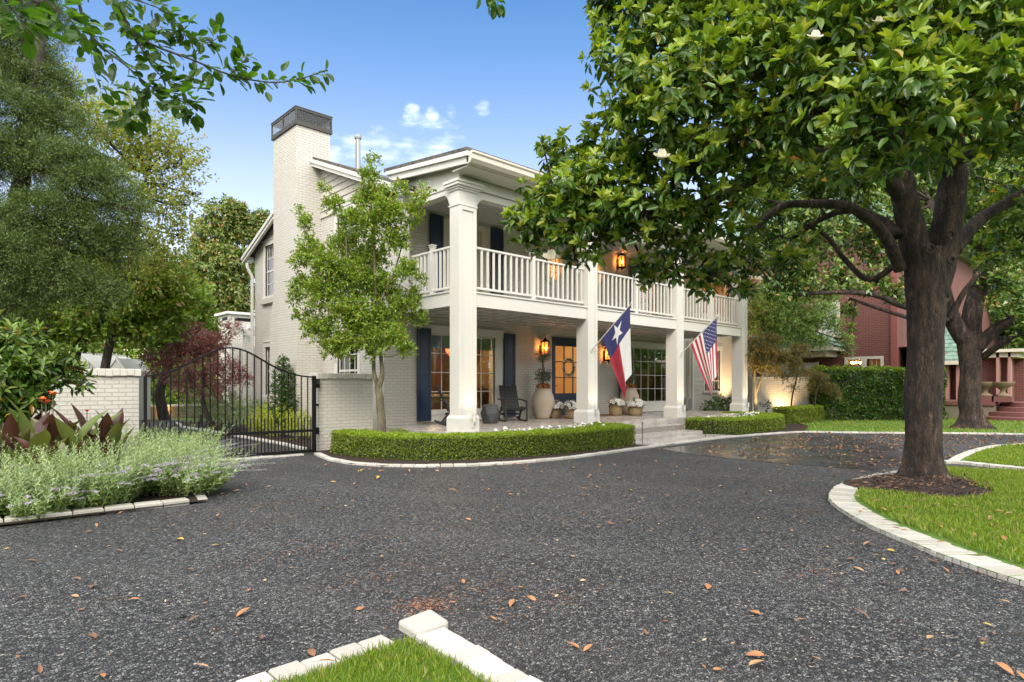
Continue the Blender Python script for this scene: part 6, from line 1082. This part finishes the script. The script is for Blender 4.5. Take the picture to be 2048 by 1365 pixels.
for (px_, D, hh, nl, lb) in ((105,7.9,1.05,14,'bronze leaved canna with orange blooms before the garden wall'), (185,8.3,.95,12,'dark purple canna with a red bud nearest the gate'), (40,8.0,.95,12,'bronze canna at the left edge behind the sage')):
    b = P(px_, 930, D); b.z = 0; o = thing('canna_plant', tuple(b), lb, 'plant', 'bronze cannas'); st_ = MB(); lf = MB()
    for k in range(3):
        b2_ = b+Vector((random.uniform(-.2,.2), random.uniform(-.2,.2), 0)); tp_ = b2_+Vector((random.uniform(-.1,.1), random.uniform(-.1,.1), hh*random.uniform(.8,1))); st_.tube([b2_, b2_.lerp(tp_, .5)+Vector((.02,0,0)), tp_], [.016,.013,.006], 6)
        for q in range(nl//3+3):
            t = .15+.8*q/(nl//3+3); an = q*2.5+k*1.1; el = random.uniform(1.1,3.2); strap(lf, b2_.lerp(tp_, t), (math.cos(an), math.sin(an), el), random.uniform(.45,.66), random.uniform(.15,.23), random.uniform(.25,.9), .2, roll=random.uniform(-.5,.5))
    st_.build('stem', M['bark2'], o, smooth=True); lf.build('leaves', M['canna'], o, smooth=True)
    ntop = {105: [(106,790,.055),(92,808,.06),(84,800,.045)], 185: [(174,824,.03)], 40: []}[px_]; fm = [mat('canna_orange', (.8,.17,.02), .6), mat('canna_red', (.55,.02,.02), .6)][px_ == 185]
    for x, y, r_ in ntop:
        c = P(x, y, D); mb = MB()
        for k in range(6): an = k*1.05; strap(mb, c, (math.cos(an), math.sin(an), random.uniform(.4,1.4)), r_*1.6, r_*.9, .8, .2, 4)
        mb.build('blossom', fm, o)
        mb = MB(); mb.tube([c, c+Vector((0,0,-.3))], .006, 5); mb.build('flower_stalk', M['bark2'], o)
def sage(cx_, cy_, rad, n, lb, lean=(0,0), h=(.45,.85), lav=.3):
    o = thing('russian_sage', (cx_, cy_, 0), lb, 'plant', 'lavender flowered sage in the left bed'); mb = MB(); LP, LD, LN, LL, LM = [], [], [], [], []
    for k in range(n):
        a = random.uniform(0, 2*math.pi); r_ = rad*math.sqrt(random.random()); b = Vector((cx_+r_*math.cos(a), cy_+r_*math.sin(a), .02)); hh = random.uniform(*h); fl = random.random() < lav
        out = Vector((math.cos(a)*r_/rad*.7+lean[0]+random.gauss(0,.28), math.sin(a)*r_/rad*.7+lean[1]+random.gauss(0,.28), 0))*(1.15 if fl else .7)
        e = b+out*hh+Vector((0,0,hh*(.62 if fl else 1))); m_ = b.lerp(e, .45)+Vector((0,0,hh*(.24 if fl else .05))); pts = curve([b, m_, e], 5); mb.tube(pts[::2], [.004,.003,.003,.002,.0015,.001][:len(pts[::2])], 3, cap=False); L_ = len(pts)-1
        m__ = int(hh*58)
        for q in range(m__):
            t = .12+.86*q/m__; u = t*L_; i = min(int(u), L_-1); p = pts[i].lerp(pts[i+1], u-i); ax = (pts[i+1]-pts[i]).normalized(); an = q*2.4; s1 = ax.orthogonal().normalized(); s2 = ax.cross(s1); sd_ = s1*math.cos(an)+s2*math.sin(an); isf = fl and t > .55
            LP.append(p); LD.append(sd_*(.6 if isf else 1)+ax*.55+Vector((0,0,.1))); LN.append(ax*.6+Vector((0,0,.6))); LL.append((.02 if isf else .095*(1.1-t*.75))*random.uniform(.7,1.25)); LM.append(2 if isf else (0 if t > .45 or random.random() < .3 else 1))
            if not isf and random.random() < .5: LP.append(p); LD.append(-sd_+ax*.5); LN.append(ax*.6+Vector((0,0,.6))); LL.append(.07*(1.1-t*.75)); LM.append(LM[-1])
            if isf: 
                for _ in range(2): LP.append(p+Vector((random.gauss(0,.004), random.gauss(0,.004), random.gauss(0,.004)))); LD.append(Vector((random.gauss(0,1), random.gauss(0,1), random.gauss(0,1)))); LN.append(ax); LL.append(.021); LM.append(2)
    mb.build('stems', M['sage'], o); leaves('foliage', np.array([list(v) for v in LP]), np.array([list(v) for v in LD]), np.array([list(v) for v in LN]), np.array(LL), .27, [M['sage'], M['sagegrn'], M['lav']], o, np.array(LM), simple=True)
sage(.75, 9.3, .5, 210, 'silvery sage plant at the left frame edge in front of the cannas', (.05,-.12), (.45,.8), .15)
sage(1.45, 9.0, .45, 210, 'pale sage with tall upright stems below the bronze canna', (0,-.15), (.4,.8), .2); sage(2.0, 9.6, .5, 240, 'pale sage with drooping lavender spikes in the middle of the bed', (.05,-.1), (.5,.85), .3)
sage(2.6, 9.2, .42, 240, 'sage spilling lavender spikes over the edging onto the gravel', (.12,-.22), (.42,.72), .5); sage(2.7, 10.6, .5, 220, 'sage plant leaning in front of the left part of the gate', (.1,0), (.5,.85), .35); sage(1.5, 10.5, .55, 200, 'tall sage against the white garden wall', (0,-.05), (.6,.95), .15)
sage(3.1, 11.7, .4, 150, 'farthest sage spreading at the foot of the gate', (.08,-.1), (.45,.75), .4); sage(.9, 8.75, .3, 110, 'low sage at the near curb of the left bed', (.1,-.25), (.3,.5), .35); sage(.2, 8.9, .4, 100, 'low sage just inside the left frame edge', (0,-.2), (.35,.6), .2)
# ---- crape myrtle bough hanging in from the upper left
cm = thing('crape_myrtle', (-1.2, 4.2, 0), 'round leaved tree whose bough hangs in from the upper left', 'tree'); mb = MB(); a0 = Vector((-1.2, 4.2, 0)); sk0 = curve([a0, a0+Vector((.1,.1,1.5)), a0+Vector((.1,.2,3.0)), a0+Vector((.4,.3,3.9)), P(60,-140,3.1), P(210,-30,3.1)], 5)
mb.tube(sk0, list(np.interp(np.linspace(0,1,len(sk0)), [0,.5,.8,1], [.09,.06,.03,.012])), 8); TW = []
def twig(pts, r): c_ = curve([P(*q) for q in pts], 5); mb.tube(c_, list(np.linspace(r, r*.3, len(c_))), 5); TW.append(c_); return c_
twig([(210,-30,3.1),(240,20,3.1),(262,60,3.1),(310,92,3.1),(380,118,3.1),(460,150,3.15),(540,165,3.2),(600,158,3.2),(655,140,3.2)], .008)
twig([(150,-60,3.0),(165,40,3.0),(200,90,3.0),(250,130,3.0),(300,172,3.05),(350,195,3.05),(400,205,3.05)], .007); twig([(262,60,3.1),(290,110,3.05),(320,150,3.05),(360,170,3.05),(420,180,3.1)], .005)
twig([(230,-10,3.1),(300,10,3.1),(340,30,3.1),(365,60,3.1)], .004); twig([(300,172,3.05),(280,200,3.0),(255,230,3.0),(240,250,3.0)], .004); twig([(280,92,3.1),(330,60,3.15),(380,75,3.15),(420,85,3.15),(450,60,3.2)], .004); twig([(350,195,3.05),(380,215,3.0),(370,230,3.0)], .003); twig([(460,150,3.15),(480,130,3.15),(500,110,3.15)], .003); twig([(180,60,3.0),(185,130,2.9),(205,190,2.9)], .002)
twig([(60,-80,2.2),(90,0,2.2),(140,40,2.2),(170,80,2.2)], .005); twig([(-30,-60,1.9),(10,0,1.9),(40,40,1.9),(60,70,1.9)], .005); twig([(100,-80,2.5),(200,-20,2.5),(260,-10,2.5)], .004); twig([(940,-120,3.4),(965,-40,3.4),(990,-2,3.4),(1005,6,3.4)], .003)
mb.tube([sk0[-6], P(940,-120,3.4)], [.02,.005], 5); mb.build('trunk', M['bark3'], cm); LPp, LDd, LNn, LLl = [], [], [], []
for c_ in TW:
    for i in range(len(c_)-1):
        k_ = max(2, int((c_[i+1]-c_[i]).length/.022))
        for q in range(k_):
            p = c_[i].lerp(c_[i+1], q/k_); ax = (c_[i+1]-c_[i]).normalized()
            for sgn in (-1, 1):
                if random.random() < .12: continue
                sd_ = ax.orthogonal().normalized(); sd_ = (sd_*math.cos(random.uniform(-.9,.9))+ax.cross(sd_)*math.sin(random.uniform(-1.4,1.4)))*sgn; st_l = random.uniform(.0,.05); LPp.append(list(p+sd_*st_l)); LDd.append(list(sd_+ax*.6+Vector((0,0,random.uniform(-.5,.1))))); LNn.append([random.gauss(0,.5), random.gauss(0,.5)-.3, 1]); LLl.append(random.uniform(.04,.075))
def ovals(name, pos, d, nrm, Ln, W, m, parent):          # rounder leaves for things close to the eye
    mb = MB(); pos, d, nrm = np.array(pos), norm(np.array(d)), norm(np.array(nrm)); s_ = norm(np.cross(nrm, d)); u = np.cross(d, s_); T = [(0,0,0),(.18,.3,.06),(.42,.5,.1),(.7,.44,.08),(.9,.22,.03),(1,0,-.04),(.9,-.22,.03),(.7,-.44,.08),(.42,-.5,.1),(.18,-.3,.06),(.5,0,0)]
    for i in range(len(pos)): mb.add([tuple(pos[i]+d[i]*Ln[i]*x+s_[i]*Ln[i]*W*y+u[i]*Ln[i]*z) for x, y, z in T], [(k, (k+1) % 10, 10) for k in range(10)])
    return mb.build(name, m, parent)
ovals('leaves', LPp, LDd, LNn, LLl, .62, M['over'], cm)
# ================================================================ GRASS AND FALLEN LEAVES
def inpoly(x, y, poly):
    c = np.zeros(len(x), bool); j = len(poly)-1
    for i in range(len(poly)):
        (xi, yi), (xj, yj) = poly[i], poly[j]; h_ = ((yi > y) != (yj > y)) & (x < (xj-xi)*(y-yi)/(yj-yi+1e-12)+xi); c ^= h_; j = i
    return c
def visible(x, y, m=60): D = FW[0]*x+FW[1]*y; Rr = RT[0]*x+RT[1]*y; px_ = 1024+F0*Rr/np.maximum(D, .01); return (D > 2.4) & (px_ > -m) & (px_ < 2048+m)
def blades(name, poly, n, z, h, w, excl=None, shrink=None):
    xs = [p[0] for p in poly]; ys = [p[1] for p in poly]; x = rng.uniform(min(xs), max(xs), n*3); y = rng.uniform(min(ys), max(ys), n*3); k = inpoly(x, y, poly) & visible(x, y)
    D = FW[0]*x+FW[1]*y
    if excl is not None: k &= ~inpoly(x, y, excl)
    x, y = x[k][:n], y[k][:n]; N_ = len(x); cl_ = np.array([mnoise.noise(Vector((a*2.5, b*2.5, 0))) for a, b in zip(x, y)]); pos = np.stack([x, y, np.full(N_, z)], 1); d = UP+rng.normal(size=(N_, 3))*np.array([.5,.5,.1]); nn = norm(rng.normal(size=(N_, 3))*[1,1,.2]); o = leaves(name, pos, d, nn, h*(rng.uniform(.5,1.2,N_)+cl_*.25), w, M['grass'], None, simple=True, fold=.05); o['kind'] = 'stuff'; return len(x)
blades('grass', [(2.03,2.99),(-.6,2.99),(.3,1.2),(2.0,1.2)], 17000, .02, .06, .09)
ISI = [(11.9,2.78),(11.2,2.9),(10.6,2.96),(10.0,2.96),(9.5,2.92),(9.0,2.8),(8.58,2.67),(8.15,2.42),(7.72,2.13),(7.34,1.82),(7.03,1.5),(6.66,1.13),(6.37,.77),(6.12,.36),(5.85,-.3),(5.65,-1.2),(5.65,-3.5)]
blades('grass', ISI+[(6,-6),(14,-7),(15.6,-2),(13.6,.6),(13.14,1.61),(12.87,2.6)], 130000, .04, .075, .11, excl=[(10.5+(a-10.5)*.93, 2.45+(b-2.45)*.93) for a, b in mul])
blades('grass', [(14.35,2.62),(16.3,2.75),(18.4,2.62),(19.5,2.2),(21.6,-.2),(22,-6),(16,-6),(14.7,-.2),(14.1,.9),(13.98,1.5),(14.1,2.1)], 40000, .04, .07, .2); blades('grass', lawnfar, 60000, .035, .06, .5)
LFM = []
for k, (cs, nm) in enumerate((((.48,.22,.09),'orange'), ((.27,.13,.07),'brown'), ((.62,.42,.07),'yellow'), ((.5,.3,.15),'tan'))):
    m = mat('dry_leaf_'+nm, cs, .5); t = NT(m); t.base(t.mix(t.noise(30, 4), cs, tuple(c*.45 for c in cs))); LFM.append((m, nm))
def drymesh(m, seed):
    random.seed(seed); mb = MB(); strap(mb, (-.055, 0, .008), (1, 0, random.uniform(.15,.45)), .115, .045, random.uniform(.4,.9), random.uniform(.1,.45), 6); mb.tube([(-.08, 0, .004), (-.055, 0, .008)], .0015, 4); me = mb.build('fallen_leaf', m, smooth=True); return me
protos = []
for i, (m, nm) in enumerate(LFM):
    for v_ in range(2): protos.append((drymesh(m, 40+i*2+v_), nm))
random.seed(11)
spots = []
for (x0, x1, y0, y1, n_, wt) in ((0,2048,920,1360,90,1),(640,1500,915,1000,60,1),(1500,2048,866,900,150,1),(1300,1800,885,960,70,1),(1700,2048,990,1150,45,1),(1560,2048,846,864,40,1),(640,1260,925,945,40,1),(280,620,930,990,12,1)):
    for _ in range(n_): px_, py_ = random.uniform(x0, x1), random.uniform(y0, y1); t = -HC/(HOR-py_); r_ = ray(px_, py_)*t; spots.append((r_.x, r_.y, px_))
PL = [((2.3,3.2),'by the corner block'),((4.5,5.5),'in the near left part'),((1.5,6.5),'near the sage bed'),((4.5,11),'in front of the gate'),((7.5,7.8),'beside the long hedge curb'),((11,7.6),'beside the curb left of the steps'),((14.5,7),'in front of the steps'),((8,5.5),'in the middle'),((6.5,2.8),'near the island tip'),((4.5,1.2),'in the near right part'),((3.2,2.4),'right of the corner block'),((11,4.4),'near the big trunk'),((14,4),'between the two lawns'),((18,6),'beyond the paver strip'),((20,4),'by the far curb'),((16,3.3),'beside the wedge lawn'),((8,1.5),'near the brick edging'),((10.5,.8),'right of the big trunk'),((24,5),'across the drive')]
def place(x, y): return min(PL, key=lambda q: (q[0][0]-x)**2+(q[0][1]-y)**2)[1]
def on(x, y): a = np.array([x]); b = np.array([y]); return 'on the green lawn' if any(inpoly(a, b, q)[0] for q in (isl, isl2, lawnfar, [(2.02,3.0),(-5,3.0),(-5,-5),(2.0,-5)])) else 'on the dark gravel drive'
spots = [s_ for s_ in spots if not inpoly(np.array([s_[0]]), np.array([s_[1]]), bed)[0] and not inpoly(np.array([s_[0]]), np.array([s_[1]]), mul)[0]]
spots.sort(key=lambda s_: FW[0]*s_[0]+FW[1]*s_[1])
nearl, farl = spots[:285], spots[285:]; used = set()
for x, y, _ in nearl:
    pi = random.choices(range(8), [5,5,3,3,1,1,2,2])[0]; src, nm = protos[pi]; surf = on(x, y); z = .012 if 'gravel' in surf else .085
    o = src if pi not in used else src.copy()
    if pi in used: COL.objects.link(o)
    used.add(pi); o.location = (x, y, z); o.rotation_euler = (random.uniform(-.3,.3), random.uniform(-.3,.3), random.uniform(0, 6.3)); s_ = random.uniform(.45, .95); o.scale = (s_, s_*random.uniform(.7, 1.3), s_*random.uniform(.4, 1))
    pl_ = place(x, y); tag(o, f'dry {nm} leaf lying {surf} {pl_}', 'fallen leaf', f'dry {nm} leaves {surf} {pl_}')
for pi in range(8):
    if pi not in used: bpy.data.objects.remove(protos[pi][0])
mb = MB(); mb2 = [MB() for _ in LFM]
for x, y, _ in farl+[(a, b, 0) for a, b in zip(rng.uniform(12, 30, 1500), rng.uniform(2, 10, 1500)) if inpoly(np.array([a]), np.array([b]), [(12,8),(19.6,7.6),(23,3.2),(24.3,1),(21.8,.4),(19.6,2.7),(14,3),(12.2,3.4)])[0]][:420]:
    k = random.choices(range(4), [5,3,1,2])[0]; an = random.uniform(0, 6.3); strap(mb2[k], (x, y, .015 if 'gravel' in on(x, y) else .08), (math.cos(an), math.sin(an), random.uniform(.1,.4)), random.uniform(.07,.12), .05, .6, .3, 4)
allm = MB()
for k, q in enumerate(mb2): allm.mi = k; allm.add(q.v, q.f)
tag(allm.build('fallen_leaves', [m for m, _ in LFM], smooth=True), kind='stuff')
# drifts of brown needles and bits: by the corner block and along the old wheel line
dx, dy = [], []
for cx_, cy_, sx_, sy_, n_ in ((2.45,3.42,.10,.09,420),(2.9,3.45,.25,.12,160),(3.0,3.0,.3,.2,120),(2.6,4.2,.3,.15,120),(2.5,5.3,.6,.12,260),(3.2,7.6,.5,.1,240),(2.4,6.8,.5,.12,120),(9.0,3.6,.6,.25,200),(5.2,1.9,.2,.1,120)): dx += list(rng.normal(cx_, sx_, n_)); dy += list(rng.normal(cy_, sy_, n_))
dx, dy = np.array(dx), np.array(dy); n = len(dx); an = rng.uniform(0, 6.3, n); o = leaves('needle_litter', np.stack([dx, dy, np.full(n, .012)], 1), np.stack([np.cos(an), np.sin(an), .1+0*an], 1), UP+rng.normal(size=(n, 3))*.3, rng.uniform(.012, .04, n), .22, leafmat('needle_bits', [(0, (.10,.04,.025)), (.6, (.26,.11,.06)), (1, (.4,.2,.1))], .8, 0), None, simple=True); o['kind'] = 'stuff'
# small litter: twigs, petals and pale chips over the gravel
k_ = 1500; an = rng.uniform(0, 6.3, k_); rr_ = np.sqrt(rng.random(k_)); x = 10.5+1.35*rr_*np.cos(an); y = 2.45+.85*rr_*np.sin(an); o = leaves('mulch_litter', np.stack([x, y, .16-.1*rr_], 1), rng.normal(size=(k_, 3))*[1,1,.25], UP+rng.normal(size=(k_, 3))*.4, rng.uniform(.03, .1, k_), .28, leafmat('mulch_chips', [(0, (.03,.018,.012)), (.6, (.1,.05,.03)), (1, (.26,.14,.08))], .8, 0), None, simple=True); o['kind'] = 'stuff'
n = 2600; x = rng.uniform(-1, 24, n); y = rng.uniform(0, 14, n); k = visible(x, y) & ~inpoly(x, y, bed) & ~inpoly(x, y, isl) & ~inpoly(x, y, isl2) & ~inpoly(x, y, lawnfar); x, y = x[k], y[k]; n = len(x)
an = rng.uniform(0, 6.3, n); o = leaves('leaf_litter', np.stack([x, y, np.full(n, .01)], 1), np.stack([np.cos(an), np.sin(an), 0*an+.1], 1), UP+rng.normal(size=(n, 3))*.3, rng.uniform(.012, .05, n), .4, leafmat('litter', [(0, (.1,.05,.03)), (.4, (.3,.13,.06)), (.7, (.5,.3,.1)), (1, (.45,.45,.3))], .7, 0), None, simple=True); o['kind'] = 'stuff'
